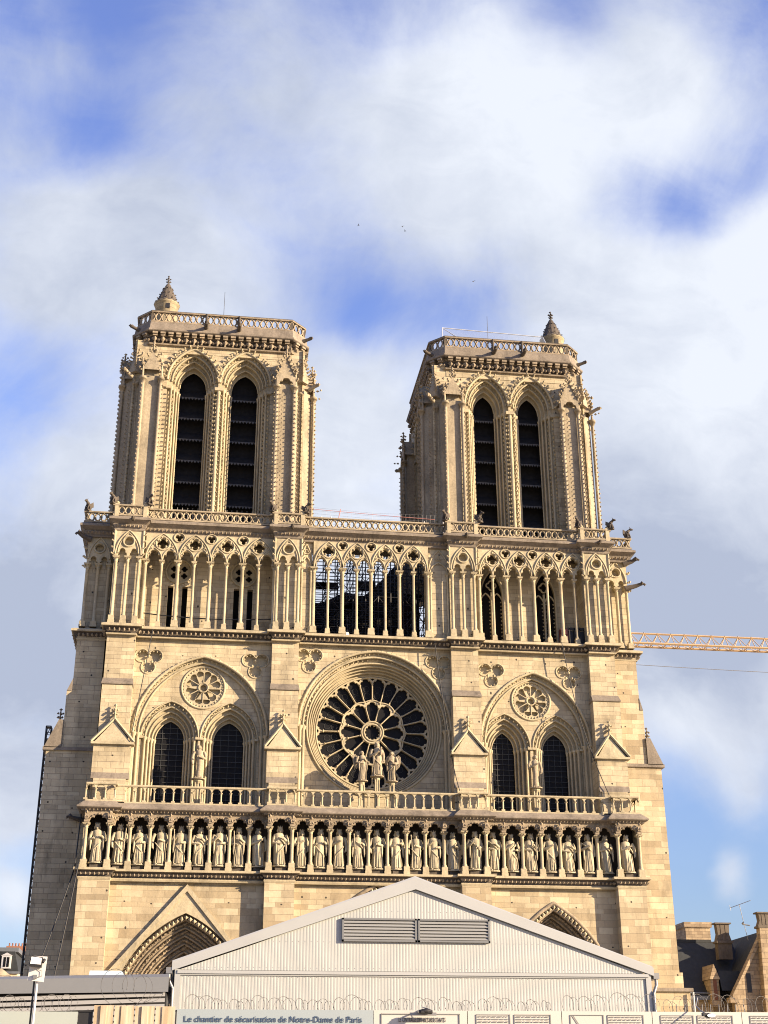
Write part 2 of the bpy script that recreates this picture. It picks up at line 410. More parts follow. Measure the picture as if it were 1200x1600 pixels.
def cusped(cx, a, zs, h, n=28, dep=.30):  # trefoil headed arch curve, left to right
    o = []
    for i in range(n+1):
        t = PI - PI*i/n
        R = sqrt(1/((cos(t)/a)**2 + (sin(t)/h)**2))
        R *= 1 - dep*math.exp(-((t - PI*.30)/.13)**2) - dep*math.exp(-((t - PI*.70)/.13)**2)
        o.append((cx + R*cos(t), zs + R*sin(t)))
    return o
def off(path, y): return [(x, y, z) for x, z in path]
def along(path, sp, closed=False):
    pts = list(path) + ([path[0]] if closed else []); L = 0; o = []; nxt = sp*.5
    for a, b in zip(pts, pts[1:]):
        d = math.dist(a, b)
        while d > 0 and L + d > nxt:
            t = (nxt - L)/d; o.append((tuple(p + (q-p)*t for p, q in zip(a, b)), ((b[0]-a[0])/d, (b[1]-a[1])/d))); nxt += sp
        L += d
    return o
def moulding(mb, path, prof, closed=False):
    """path: plan points walked with the outside on the right hand; prof: (out, z)"""
    n = len(path); N = []
    for i in range(n):
        def nor(a, b):
            dx, dy = b[0]-a[0], b[1]-a[1]; l = math.hypot(dx, dy) or 1
            return (dy/l, -dx/l)
        if closed: n1, n2 = nor(path[i-1], path[i]), nor(path[i], path[(i+1) % n])
        else:
            n1 = nor(path[i-1], path[i]) if i else nor(path[0], path[1]); n2 = nor(path[i], path[i+1]) if i < n-1 else n1
        k = 1 + n1[0]*n2[0] + n1[1]*n2[1]
        k = max(k, .3)
        N.append(((n1[0]+n2[0])/k, (n1[1]+n2[1])/k))
    rows = [[(path[i][0] + N[i][0]*o, path[i][1] + N[i][1]*o, z) for i in range(n)] for o, z in prof]
    m = len(prof); vs = [p for r in rows for p in r]; fs = []
    for j in range(m-1):
        for i in range(n if closed else n-1):
            fs.append((j*n+i, j*n+(i+1) % n, (j+1)*n+(i+1) % n, (j+1)*n+i))
    mb.add(vs, fs)
def leaves(mb, path, o, z, sp, r, closed=False, sz=1.0):
    pts = list(path) + ([path[0]] if closed else [])
    for a, b in zip(pts, pts[1:]):
        dx, dy = b[0]-a[0], b[1]-a[1]; l = math.hypot(dx, dy)
        if l < .2: continue
        nx, ny = dy/l, -dx/l; k = max(1, int(round(l/sp)))
        for i in range(k):
            t = (i + .5)/k; x, y = a[0]+dx*t+nx*o, a[1]+dy*t+ny*o
            mb.crocket(x, y, z, nx, ny, .1, r)
def railing(mb, path, out_, z0, z1, cell, closed=False, wth=.075, style='x'):
    pts = list(path) + ([path[0]] if closed else [])
    # top and bottom rails
    moulding(mb, path, [(out_-.12, z0), (out_+.12, z0), (out_+.12, z0+.12), (out_-.12, z0+.12), (out_-.12, z0)], closed)
    moulding(mb, path, [(out_-.15, z1-.14), (out_+.15, z1-.14), (out_+.17, z1-.05), (out_+.12, z1), (out_-.12, z1), (out_-.15, z1-.14)], closed)
    # offset the line itself
    tmp = MB(); moulding(tmp, path, [(out_, 0), (out_, 1)], closed)
    P = [(v[0], v[1]) for v in tmp.v[:len(path)]]; P = P + ([P[0]] if closed else [])
    za, zb = z0+.1, z1-.13
    for a, b in zip(P, P[1:]):
        dx, dy = b[0]-a[0], b[1]-a[1]; l = math.hypot(dx, dy)
        if l < .25: continue
        ux, uy = dx/l, dy/l; k = max(1, int(round(l/cell)))
        c = l/k
        def q(s_, z): return (a[0]+ux*s_, a[1]+uy*s_, z)
        for i in range(k):
            s0, s1 = i*c, (i+1)*c; sm, zm = (s0+s1)/2, (za+zb)/2
            if style == 'x':
                h = (zb-za)/2
                for sg, ss in ((1, s0), (-1, s1)):      # arcs bulging to a quatrefoil web
                    mb.tube([q(ss, za), q(ss + sg*c*.30, za+h*.42), q(sm - sg*c*.0, zm), q(ss + sg*c*.70, zb-h*.42), q(ss + sg*c, zb)], wth, 4, smooth=False)
                mb.gem(q(sm, zm)[0], q(sm, zm)[1], zm, wth*2.0)
                mb.gem(q(s0, zm)[0], q(s0, zm)[1], za+.05, wth*1.6); mb.gem(q(s0, zm)[0], q(s0, zm)[1], zb-.05, wth*1.6)
            else:
                p = q(s0, 0)
                mb.box(p[0]-.13, p[0]+.13, p[1]-.13, p[1]+.13, za, za+.14)
                mb.tube([(p[0], p[1], za+.1), (p[0], p[1], zb-.32)], .072, 6)
                mb.tube([(p[0], p[1], zb-.40), (p[0], p[1], zb-.30)], [.08, .14], 6)
                hh = .32; nseg = 8; prev = None
                for j in range(nseg+1):     # little arch to the next shaft
                    t = j/nseg; pt = q(s0 + t*c, zb - hh + .30*sqrt(max(0, 1-(2*t-1)**2)))
                    if prev: 
                        top = zb+.02
                        mb.add([(prev[0], prev[1]-.09, prev[2]), (pt[0], pt[1]-.09, pt[2]), (pt[0], pt[1]-.09, top), (prev[0], prev[1]-.09, top),
                                (prev[0], prev[1]+.09, prev[2]), (pt[0], pt[1]+.09, pt[2]), (pt[0], pt[1]+.09, top), (prev[0], prev[1]+.09, top)],
                               [(0,1,2,3), (4,7,6,5), (0,4,5,1), (3,2,6,7)])
                    prev = pt
_cache = {}
def column(parent, x, y, z0, z1, r, pl=.45, cap=.45, name='column', mat=None, base=None):
    H = round(z1 - z0, 3); key = (H, r, pl, cap, name)
    if key not in _cache:
        mb = MB(); b = r*1.75
        mb.box(-b, b, -b, b, 0, pl); mb.box(-b*1.12, b*1.12, -b*1.12, b*1.12, 0, pl*.35)
        mb.lathe(0, 0, [(r*1.6, pl), (r*1.65, pl+.05), (r*1.2, pl+.1), (r*1.35, pl+.15), (r, pl+.2), (r, H-cap), (r*1.25, H-cap+.03), (r*1.05, H-cap+.07),
                        (r*1.2, H-cap*.6), (r*1.7, H-cap*.3), (r*1.75, H-cap*.28)], 10)
        for k in range(8):
            a = 2*PI*k/8 + .3
            mb.crocket(cos(a)*r*1.1, sin(a)*r*1.1, H-cap*.5, cos(a), sin(a), .5, r*.55)
        c = r*1.95
        mb.box(-c, c, -c, c, H-cap*.28, H-cap*.1); mb.box(-c*1.12, c*1.12, -c*1.12, c*1.12, H-cap*.1, H)
        _cache[key] = mesh(name, mb, mat or MTRIM)
    o = bpy.data.objects.new(name, _cache[key]); link(o, parent, (x, y, z0))
    return o
def finial(mb, x, y, z, s=1.0):
    mb.tube([(x, y, z-.1), (x, y, z+.9*s)], [.10*s, .05*s], 6)
    for zz, r in ((z+.3*s, .16*s), (z+.62*s, .19*s)):
        for k in range(4):
            a = PI/2*k
            mb.gem(x + cos(a)*r, y + sin(a)*r, zz, .12*s)
    mb.gem(x, y, z+.95*s, .14*s)
def gable(mb, x0, x1, zb, zt, y0, y1, oh=.15):
    xm = (x0+x1)/2
    mb.prism([(x0, zb), (x1, zb), (xm, zt)], y0, y1)
    for sg, xa in ((1, x0-oh), (-1, x1+oh)):
        mb.prism([(xa, zb-.12), (xa, zb+.02), (xm, zt+.2), (xm, zt+.02)] if sg > 0 else [(xm, zt+.02), (xm, zt+.2), (xa, zb+.02), (xa, zb-.12)], y0-oh, y1)

# ------------------------------------------------------------------ ground
g = MB(); g.add([(-3000, -400, 0), (3000, -400, 0), (3000, 4000, 0), (-3000, 4000, 0)], [(0, 1, 2, 3)])
tag(obj('ground', g, simple('pale_gravel_ground', (.40, .34, .25), .95, var=.2, scale=.5, bump=.2)), kind='structure')

# ------------------------------------------------------------------ cathedral
CA = empty('cathedral', (12.3, 0, 0), 'pale limestone gothic cathedral with two square towers, rose window and rows of statues', 'cathedral')
B = [(-8.4, -6.2), (4.7, 6.85), (19.1, 21.25), (30.85, 33.0)]
BAY = [(-6.2, 4.7), (6.85, 19.1), (21.25, 30.85)]
PAN = [(-8.0, -5.75), (4.75, 6.9), (19.0, 21.25), (30.3, 32.5)]   # upper buttress faces
XL, XR = -10.4, 34.8       # flanks
def plan(Bs, yB, yBay, lat=None, latx=(XL, XR), ylat=3.0):
    p = []
    if lat: p += [(latx[0], ylat+9), (latx[0], ylat), (Bs[0][0], ylat)]
    else: p += [(Bs[0][0], 2.2)]
    for i, (a, b) in enumerate(Bs):
        p += [(a, yB), (b, yB)]
        if i < 3: p += [(b, yBay), (Bs[i+1][0], yBay)]
    if lat: p += [(Bs[3][1], ylat), (latx[1], ylat), (latx[1], ylat+9)]
    else: p += [(Bs[3][1], 2.2)]
    return p

# --- buttresses (each its own part) -------------------------------------------------
for i in range(4):
    x0, x1 = B[i]; u0, u1 = PAN[i]
    m = MB(); m.box(x0, x1, 0, 3.2, 0, 16.15)
    bt = obj('buttress', m, MBIG, CA)
    m = MB(); xa, xb = (u0-.15, u1+.05) if i else (u0-.2, u1+.3)
    m.box(xa, xb, .75, 3.4, 21.2, 26.0)
    m.box(u0, u1, 1.3, 3.45, 26.0, 30.9); m.box(u0+.03, u1-.03, 1.65, 3.5, 30.8, 34.9)
    m.box(xa+.2, xb-.2, .6, .8, 21.3, 23.4)
    obj('upper_shaft', m, MWALL, bt)
    m = MB()
    # sloped set-off
    m.prism([(0, 0), (0, 0), (0, 0)], 0, 0) if False else None
    m.add([(u0-.06, 1.2, 30.75), (u1+.06, 1.2, 30.75), (u1+.06, 1.2, 30.85), (u0-.06, 1.2, 30.85), (u0-.02, 1.66, 31.35), (u1+.02, 1.66, 31.35), (u0-.06, 2.6, 30.75), (u1+.06, 2.6, 30.75)],
          [(0,1,2,3), (3,2,5,4), (0,6,7,1), (0,3,4,6), (1,7,5,2)])
    obj('setoff', m, MLEDGE, bt); m = MB()
    m.add([(xa, .6, 23.4), (xb, .6, 23.4), (xb, .76, 23.9), (xa, .76, 23.9), (xa, .9, 23.4), (xb, .9, 23.4)], [(0,1,2,3), (0,3,4), (1,5,2)])
    obj('setoff', m, MLEDGE, bt)
    m = MB(); xm = (xa+xb)/2
    ea, eb = xa-.2, xb+.2
    m.add([(ea, .5, 25.95), (eb, .5, 25.95), (eb, 1.35, 25.95), (ea, 1.35, 25.95), (ea, .5, 26.12), (eb, .5, 26.12), (eb, 1.35, 26.12), (ea, 1.35, 26.12)],
          [(0,3,2,1), (0,1,5,4), (1,2,6,5), (3,0,4,7), (4,5,6,7)])
    m.add([(xa+.05, .62, 26.12), (xb-.05, .62, 26.12), (xm, 1.0, 27.85), (xa+.05, 1.5, 26.12), (xb-.05, 1.5, 26.12), (xm, 1.5, 27.85)], [(0,1,2), (0,2,5,3), (1,4,5,2)])
    for sx, ex in ((1, ea), (-1, eb)):
        m.tube([(ex, .55, 26.14), (xm, .95, 28.0)], .10, 4, smooth=False)
        m.add([(ex, .5, 26.12), (ex, 1.5, 26.12), (xm, 1.6, 28.0), (xm, .9, 28.0)], [(0,1,2,3)])
    finial(m, xm, 1.0, 28.0, 1.05)
    obj('gabled_cap', m, MTRIM, bt)

# --- flanks (stair-stepped side buttresses set back) ------------------------------------
for sx, steps, bx in ((-1, [(0, 8.2, -12.1), (8.2, 26.2, -11.85), (26.2, 30.6, -10.75), (30.6, 35, -10.35)], -8.2),
                      (1, [(0, 9.3, 36.75), (9.3, 10.5, 36.3), (10.5, 26.2, 36.05), (26.2, 30.6, 34.95), (30.6, 35, 34.7)], 32.8)):
    m = MB()
    for z0, z1, x in steps: m.box(min(bx, x), max(bx, x), 3.0, 15, z0, z1)
    fl = obj('side_buttress', m, MWALL if sx < 0 else MBIG, CA)
    m = MB()
    xs = {1: (36.05, 34.95, 34.7), -1: (-11.85, -10.75, -10.35)}[sx]
    # weathering slope and ledges
    m.add([(xs[0]+sx*.18, 2.85, 26.15), (xs[1], 2.85, 26.15), (xs[1], 2.85, 28.3), (xs[1]+sx*.35, 2.85, 28.3),
           (xs[0]+sx*.18, 15, 26.15), (xs[1], 15, 26.15), (xs[1], 15, 28.3), (xs[1]+sx*.35, 15, 28.3)], [(0,1,2,3), (0,3,7,4), (3,2,6,7), (0,4,5,1)])
    m.box(min(xs[0]+sx*.25, bx), max(xs[0]+sx*.25, bx), 2.85, 15.1, 25.95, 26.2)
    m.add([(xs[1], 2.96, 30.6), (xs[2], 2.96, 31.6), (xs[2], 2.96, 30.6), (xs[1], 15, 30.6), (xs[2], 15, 31.6)], [(0,1,2), (0,3,4,1)])
    if sx > 0: m.box(bx, 36.95, 2.8, 15.1, 9.15, 9.4)
    finial(m, xs[1]+sx*.35, 3.6, 28.35, .95)
    obj('weathering', m, MLEDGE, fl)
    m = MB(); fx = -11.7 if sx < 0 else 0
    if sx > 0:
        m.tube([(36.85, 2.7, 0), (36.85, 2.7, 9.1)], .09, 6)
        obj('downpipe', m, MTRIMW, fl)
    # upper gallery stage of the flank
    m = MB(); m.box(min(bx, xs[2]-sx*.15), max(bx, xs[2]-sx*.15), 3.6, 15, 35.0, 43.6)
    st = obj('gallery_flank', m, MWALL, CA)
    ex0, ex1 = (xs[2]+.25, -8.4) if sx < 0 else (32.75, xs[2]-.25)
    n = 3
    for k in range(n):
        cx = ex0 + (ex1-ex0)*k/(n-1)
        column(st, cx, 3.25, 35.85, 41.2, .13)
    m = MB()
    cc = (ex0+ex1)/2; hw = abs(ex1-ex0)/2
    low = cusped(ex0+hw/2, hw/2-.08, 41.1, .75) + cusped(ex1-hw/2, hw/2-.08, 41.1, .75)
    m.plate([(ex0-.1, 41.1)] + low + [(ex1+.1, 41.1), (ex1+.1, 43.5), (ex0-.1, 43.5)], [circle(cc, 42.55, .33, 20)], 3.15, 3.6)
    m.tube(off(arch(cc, hw, 41.6, 1.85), 3.12), .08, 5)
    m.tube(off(circle(cc, 42.55, .42, 20), 3.12), .07, 5, closed=True)
    gx = xs[2] - sx*.05
    for zz in (40.9, 41.7, 42.5, 43.3): m.crocket(gx - sx*.15, 3.2, zz, sx, -.2, .1, .26)
    obj('blind_arch', m, MTRIM, st)
    for (zz, ln) in (((43.3, .6), (20.7, 1.3)) if sx < 0 else ((41.2, .95), (43.4, .6))):
        m = MB(); X = (xs[2] if zz > 30 else -8.3)
        m.tube([(X-sx*.4, 3.0, zz-.1), (X+sx*ln*.5, 2.8, zz+.1), (X+sx*ln, 2.6, zz+.25)], [.24, .18, .13], 6)
        m.gem(X+sx*ln, 2.6, zz+.28, .24); m.gem(X+sx*(ln+.2), 2.55, zz+.2, .15)
        obj('gargoyle', m, MDARK, st if zz > 30 else fl)

# --- portal wall, with the three portals -------------------------------------------------
PORT = [(-0.75, 5.0, 6.6, 7.4), (12.95, 5.6, 7.5, 8.7), (26.1, 4.75, 7.0, 8.1)]
for i, (cx, a, zs, h) in enumerate(PORT):
    bx0, bx1 = BAY[i]; y0 = .9
    m = MB(); a0 = min(a, (bx1-bx0)/2-.05)
    path = lancet(cx, a0, 0, zs, h, 40)
    m.plate([(bx0, 0)] + path + [(bx1, 0), (bx1, 16.3), (bx0, 16.3)], [], y0, y0+.3, sides=False)
    # outer reveal
    pw = obj('portal_wall', m, MBIG, CA)
    m = MB(); cur, y = path, y0
    for k in range(6):
        ak = a0 - .42*(k+1) + .12; hk = h - .50*(k+1) + .12
        m.step(cur, cur, y, y+.46)
        nx = lancet(cx, ak, 0, zs, hk, 40); m.step(cur, nx, y+.46, y+.46)
        m.tube(off(nx[1:-1], y+.46), .09, 5)
        mid = [((p[0]+q[0])/2, (p[1]+q[1])/2) for p, q in zip(cur, nx)][1:-1]
        for (p, t) in along(mid, .56 + .03*k):      # carved figures on every order: robe, shoulders, head, canopy
            w_ = random.uniform(.85, 1.15)
            for q, (dd, rr_, yy_) in enumerate(((-.19, .13, .26), (-.06, .15, .20), (.06, .11, .19), (.17, .085, .12))):
                m.gem(p[0]+t[0]*dd*w_, y+yy_, p[1]+t[1]*dd*w_, rr_*w_, 1, 1.1, 1)
            m.gem(p[0]+t[0]*.27, y+.2, p[1]+t[1]*.27, .13, 1.3, 1, .7)
        cur, y = nx, y+.46
    obj('archivolt', m, MGRIME, pw)
    m = MB(); m.plate(cur, [], y, y+.2, sides=False)
    for r_ in range(3):
        for k in range(9):
            xx = cx + (k-4)*.55*(1-.15*r_); m.lathe(xx, y-.1, [(.16, 5.6+r_*1.8), (.2, 6.1+r_*1.8), (.12, 6.8+r_*1.8), (.1, 7.0+r_*1.8)], 6)
    obj('tympanum', m, MDARK, pw)
    m = MB(); m.box(cx-1.9, cx+1.9, y-.08, y-.01, 0, 5.0); obj('door', m, simple('dark_oak_%d' % i, (.05, .03, .018), .7, var=.3), pw)
    m = MB()
    if i == 0:
        apex = (cx, 15.55); lft, rgt = (cx-5.3, 9.5), (cx+5.3, 9.5)
        inner = lancet(cx, a0-.02, 9.3, zs, h, 40)
        ip = [p for p in inner if p[1] > 9.4]
        m.plate([(lft[0]+.1, 9.5), (ip[0][0], 9.5)] + ip + [(ip[-1][0], 9.5), (rgt[0]-.1, 9.5), apex], [], .74, .9)
        for e in (lft, rgt):
            m.prism([(e[0], e[1]-.1), (e[0], e[1]+.35), (cx, apex[1]+.42), (cx, apex[1]-.05)] if e is lft else [(cx, apex[1]-.05), (cx, apex[1]+.42), (e[0], e[1]+.35), (e[0], e[1]-.1)], .62, .9)
        obj('gable_hood', m, MTRIM, pw)
    else:
        m.tube(off(lancet(cx, a0-.05, 5, zs, h, 40), .90), .15, 6)
        m.tube(off(lancet(cx, a0-.45, 5, zs, h-.45, 40), 1.0), .10, 6)
        obj('hood_mould', m, MGRIME, pw)
    m = MB()
    for (p, t) in along(arch(cx, a0-.28, zs, h-.28, 40), .33): m.gem(p[0], .85, p[1], .16)
    obj('leaf_border', m, MTRIM, pw)
# a body so no light leaks through
m = MB(); m.box(-8.3, 32.9, 4.3, 30, 0, 34.8)
obj('nave_body', m, MWALL, CA)

# --- kings' gallery ------------------------------------------------------------------------
m = MB(); pk = plan(B, 0, .55)
pk[0] = (B[0][0], 3.0); pk[-1] = (B[3][1], 3.0)
moulding(m, pk, [(-.1, 16.1), (.02, 16.1), (.08, 16.25), (.04, 16.3)]); moulding(m, pk, [(.28, 16.72), (.36, 16.74), (.36, 16.9), (-1.6, 16.93)])
kg = obj('kings_gallery', m, MTRIM, CA)
m = MB(); moulding(m, pk, [(.04, 16.3), (.02, 16.4), (.14, 16.62), (.30, 16.73)]); obj('cornice_hollow', m, MDARK, kg)  # hollow coloured dark for the cornice shadow as well as dirt
m = MB(); leaves(m, pk, .08, 16.46, .30, .15); obj('leaf_cornice', m, MGRIME, kg)
m = MB(); m.box(B[0][0]+.05, B[3][1]-.05, 1.75, 3.2, 16.1, 21.4); obj('niche_wall', m, MSHADE, kg)
m = MB(); m.box(-8.3, 32.9, .62, 1.78, 16.6, 16.94); obj('gallery_floor', m, MTRIM, kg)
for xe in (-8.36, 32.84):
    m = MB(); m.box(xe, xe+.12, .5, 1.8, 16.9, 21.0); obj('end_panel', m, MTRIM, kg)
BK = [(-8.15, -6.5), (4.95, 6.6), (19.35, 21.0), (31.1, 32.75)]
SEG = [(-6.5, 4.95, 8), (6.6, 19.35, 9), (21.0, 31.1, 7)]
KINGS = []
def canopy(m, xs, y):
    pts = []
    for a, b in zip(xs, xs[1:]):
        pts += cusped((a+b)/2, (b-a)/2-.17, 20.02, .62, 20, .22)
    m.plate([(xs[0]-.16, 20.02)] + pts + [(xs[-1]+.16, 20.02), (xs[-1]+.16, 20.95), (xs[0]-.16, 20.95)], [], y, y+.25)
    for a, b in zip(xs, xs[1:]):
        c = (a+b)/2
        for k in range(11):
            t = PI*k/10; R = (b-a)/2-.1
            m.gem(c + R*cos(t), y-.06, 20.0 + .66*sin(t), .065)
    for x in xs:
        m.box(x-.17, x+.17, y-.12, y+.1, 20.08, 20.28); m.box(x-.12, x+.12, y-.2, y+.1, 20.28, 20.62)
        for dx in (-.12, 0, .12): m.gem(x+dx, y-.18, 20.45, .1, 1, 1, 1.5)
        m.gem(x, y-.2, 20.75, .14)
for i, (a, b) in enumerate(BK):
    for x in (a, b): column(kg, x, .08, 16.93, 20.05, .125, pl=.55, cap=.34)
    KINGS.append(((a+b)/2, .42, 'B', i, 0))
for i, (a, b, n) in enumerate(SEG):
    s_ = (b-a)/n
    for k in range(n):
        KINGS.append((a + s_*(k+.5), .98, 'S', i, k))
        if k: column(kg, a + s_*k, .66, 16.93, 20.05, .125, pl=.55, cap=.34)
m = MB()
for a, b in BK: canopy(m, [a, b], -.12)
for a, b, n in SEG: canopy(m, [a+.18] + [a + (b-a)*k/n for k in range(1, n)] + [b-.18], .46)
obj('canopy_arcade', m, MGRIME, kg)
m = MB()
moulding(m, pk, [(-.1, 20.9), (.18, 20.9), (.22, 21.0), (.42, 21.06), (.50, 21.12), (.50, 21.2), (.05, 21.62), (-1.5, 21.64)])
obj('ledge', m, MLEDGE, kg)
m = MB(); leaves(m, pk, .16, 20.95, .26, .12); obj('leaf_frieze', m, MGRIME, kg)
m = MB(); m.box(-8.25, 32.85, .7, 3.5, 21.1, 21.6); obj('terrace', m, MDARK, kg)
m = MB(); railing(m, plan(B, 0, .6)[1:-1], -.12, 21.62, 22.98, .70, style='arc')
for x in (-8.4+.1, 33-.1): railing(m, [(x, 3), (x, .1)], 0, 21.62, 22.98, .7, style='arc')
obj('balustrade', m, MTRIM, CA)

# --- first storey bays ----------------------------------------------------------------------
YW = 2.3
def wheel(m, cx, cz, R, y):
    m.tube(off(circle(cx, cz, R, 40), y), .10, 6, closed=True)
    for (p, t) in along(circle(cx, cz, R-.16, 40), .25, True): m.gem(p[0], y, p[1], .08)
    holes = []
    for k in range(6):
        a0_ = PI/6 + PI/3*k   # petal axis
        pts = []
        w = .06
        for (ph, lo) in ((-1, 0), (1, 0)): pass
        r0, r1 = R*.30, R*.60
        ta = PI/6 - w/r0; tb = PI/6 - w/r1
        pts.append((r0, a0_-ta*.75)); pts.append((r1, a0_-tb))
        for sgn in (-1, 1):     # two lobes
            lc = a0_ + sgn*PI/12*1.05; rl = R*.63; l = R*.185
            for j in range(9):
                t = -100 + 200*j/8 if False else (-95 + 190*j/8)
                ang = lc + math.radians(t) * 1.0
                px_, pz_ = rl*cos(lc) + l*cos(ang), rl*sin(lc) + l*sin(ang)
                pts.append((math.hypot(px_, pz_), math.atan2(pz_, px_)))
        pts.append((r1, a0_+tb)); pts.append((r0, a0_+ta*.75))
        holes.append([(cx + r*cos(t), cz + r*sin(t)) for r, t in pts])
    m.plate(circle(cx, cz, R-.08, 48), holes + [foil(cx, cz, R*.15, 6)], y+.02, y+.32, sides=False)
    m.tube(off(circle(cx, cz, R*.22, 20), y), .06, 5, closed=True)
    for k in range(6):
        a_ = PI/3*k + PI/2 * 0 + PI/6*0
        a_ = PI/3*k
        a_ += PI/2 - PI/3*0
        m.tube([(cx + R*.25*cos(a_), y, cz + R*.25*sin(a_)), (cx + R*.72*cos(a_), y, cz + R*.72*sin(a_))], .045, 5)
def trefoil_recess(cx, cz, r):
    return foil(cx, cz, r*2.0, 3, rot=-PI/2, n=54, d=.53)
def shafts(m, xs_y, z0, z1, r=.1):
    for (x, y) in xs_y:
        m.lathe(x, y, [(r*1.7, z0), (r*1.7, z0+.2), (r, z0+.35), (r, z1-.35), (r*1.8, z1-.1), (r*1.9, z1)], 8)
def orders(m, cx, a0, z0, zs, h0, y0, seq, n=28, dots=None):
    """recessed orders; seq = [(shrink, depth, rise_shrink)]"""
    cur = lancet(cx, a0, z0, zs, h0, n); a, h, y = a0, h0, y0
    for k, (da, dy, dh) in enumerate(seq):
        m.step(cur, cur, y, y+dy); y += dy
        a -= da; h -= dh
        nx = lancet(cx, a, z0, zs, h, n); m.step(cur, nx, y, y)
        m.tube(off(nx[1:-1], y-.02), min(.085, da*.3), 5)
        shafts(m, [(cx-a-.02, y-.1), (cx+a+.02, y-.1)], z0, zs+.05-(.65 if z0 > 40 else 0), min(.10, da*.36))
        if dots and k in dots:
            mid = [((p[0]+q[0])/2, (p[1]+q[1])/2) for p, q in zip(cur, nx)][1:-1]
            for (p, t) in along(mid, .40): m.crocket(p[0], y-.04, p[1], 0, -1, 0, .15)
        cur = nx
    return cur, a, h, y
def pane(cx, a, z0, zs, h, y, parent, bars=True):
    m = MB(); m.plate(lancet(cx, a+.05, z0, zs, h+.05), [], y+.12, y+.2, sides=False)
    w = obj('window', m, MGLASS, parent)
    if bars:
        m = MB()
        nx = 4
        for k in range(1, nx):
            x = cx - a + 2*a*k/nx; m.box(x-.015, x+.015, y+.06, y+.1, z0, archz(x, cx, a, zs, h))
        z = z0+.35
        while z < zs+h-.2:
            if z <= zs: hwz = a
            else:
                r = (a*a+h*h)/(2*a); hwz = max(0, sqrt(max(0, r*r-(z-zs)**2)) - (r-a))
            m.box(cx-hwz, cx+hwz, y+.05, y+.09, z-.018, z+.018); z += .42
        obj('glazing_bars', m, MLEAD, w)
BAYDEF = {0: dict(c=-.45, a=5.1, zs=27.3, h=6.2, wins=[(-2.75, 1.14), (1.75, 1.2)], oa=2.16, wz=27.1, wh=1.6, occ=(-.4, 31.15, 1.66), tre=[(-4.72, 33.1), (3.55, 33.05)]),
          2: dict(c=25.75, a=4.45, zs=27.3, h=5.9, wins=[(23.4, .93), (27.6, 1.0)], oa=1.98, wz=27.1, wh=1.5, occ=(25.62, 31.0, 1.56), tre=[(22.35, 33.0), (28.75, 33.05)])}
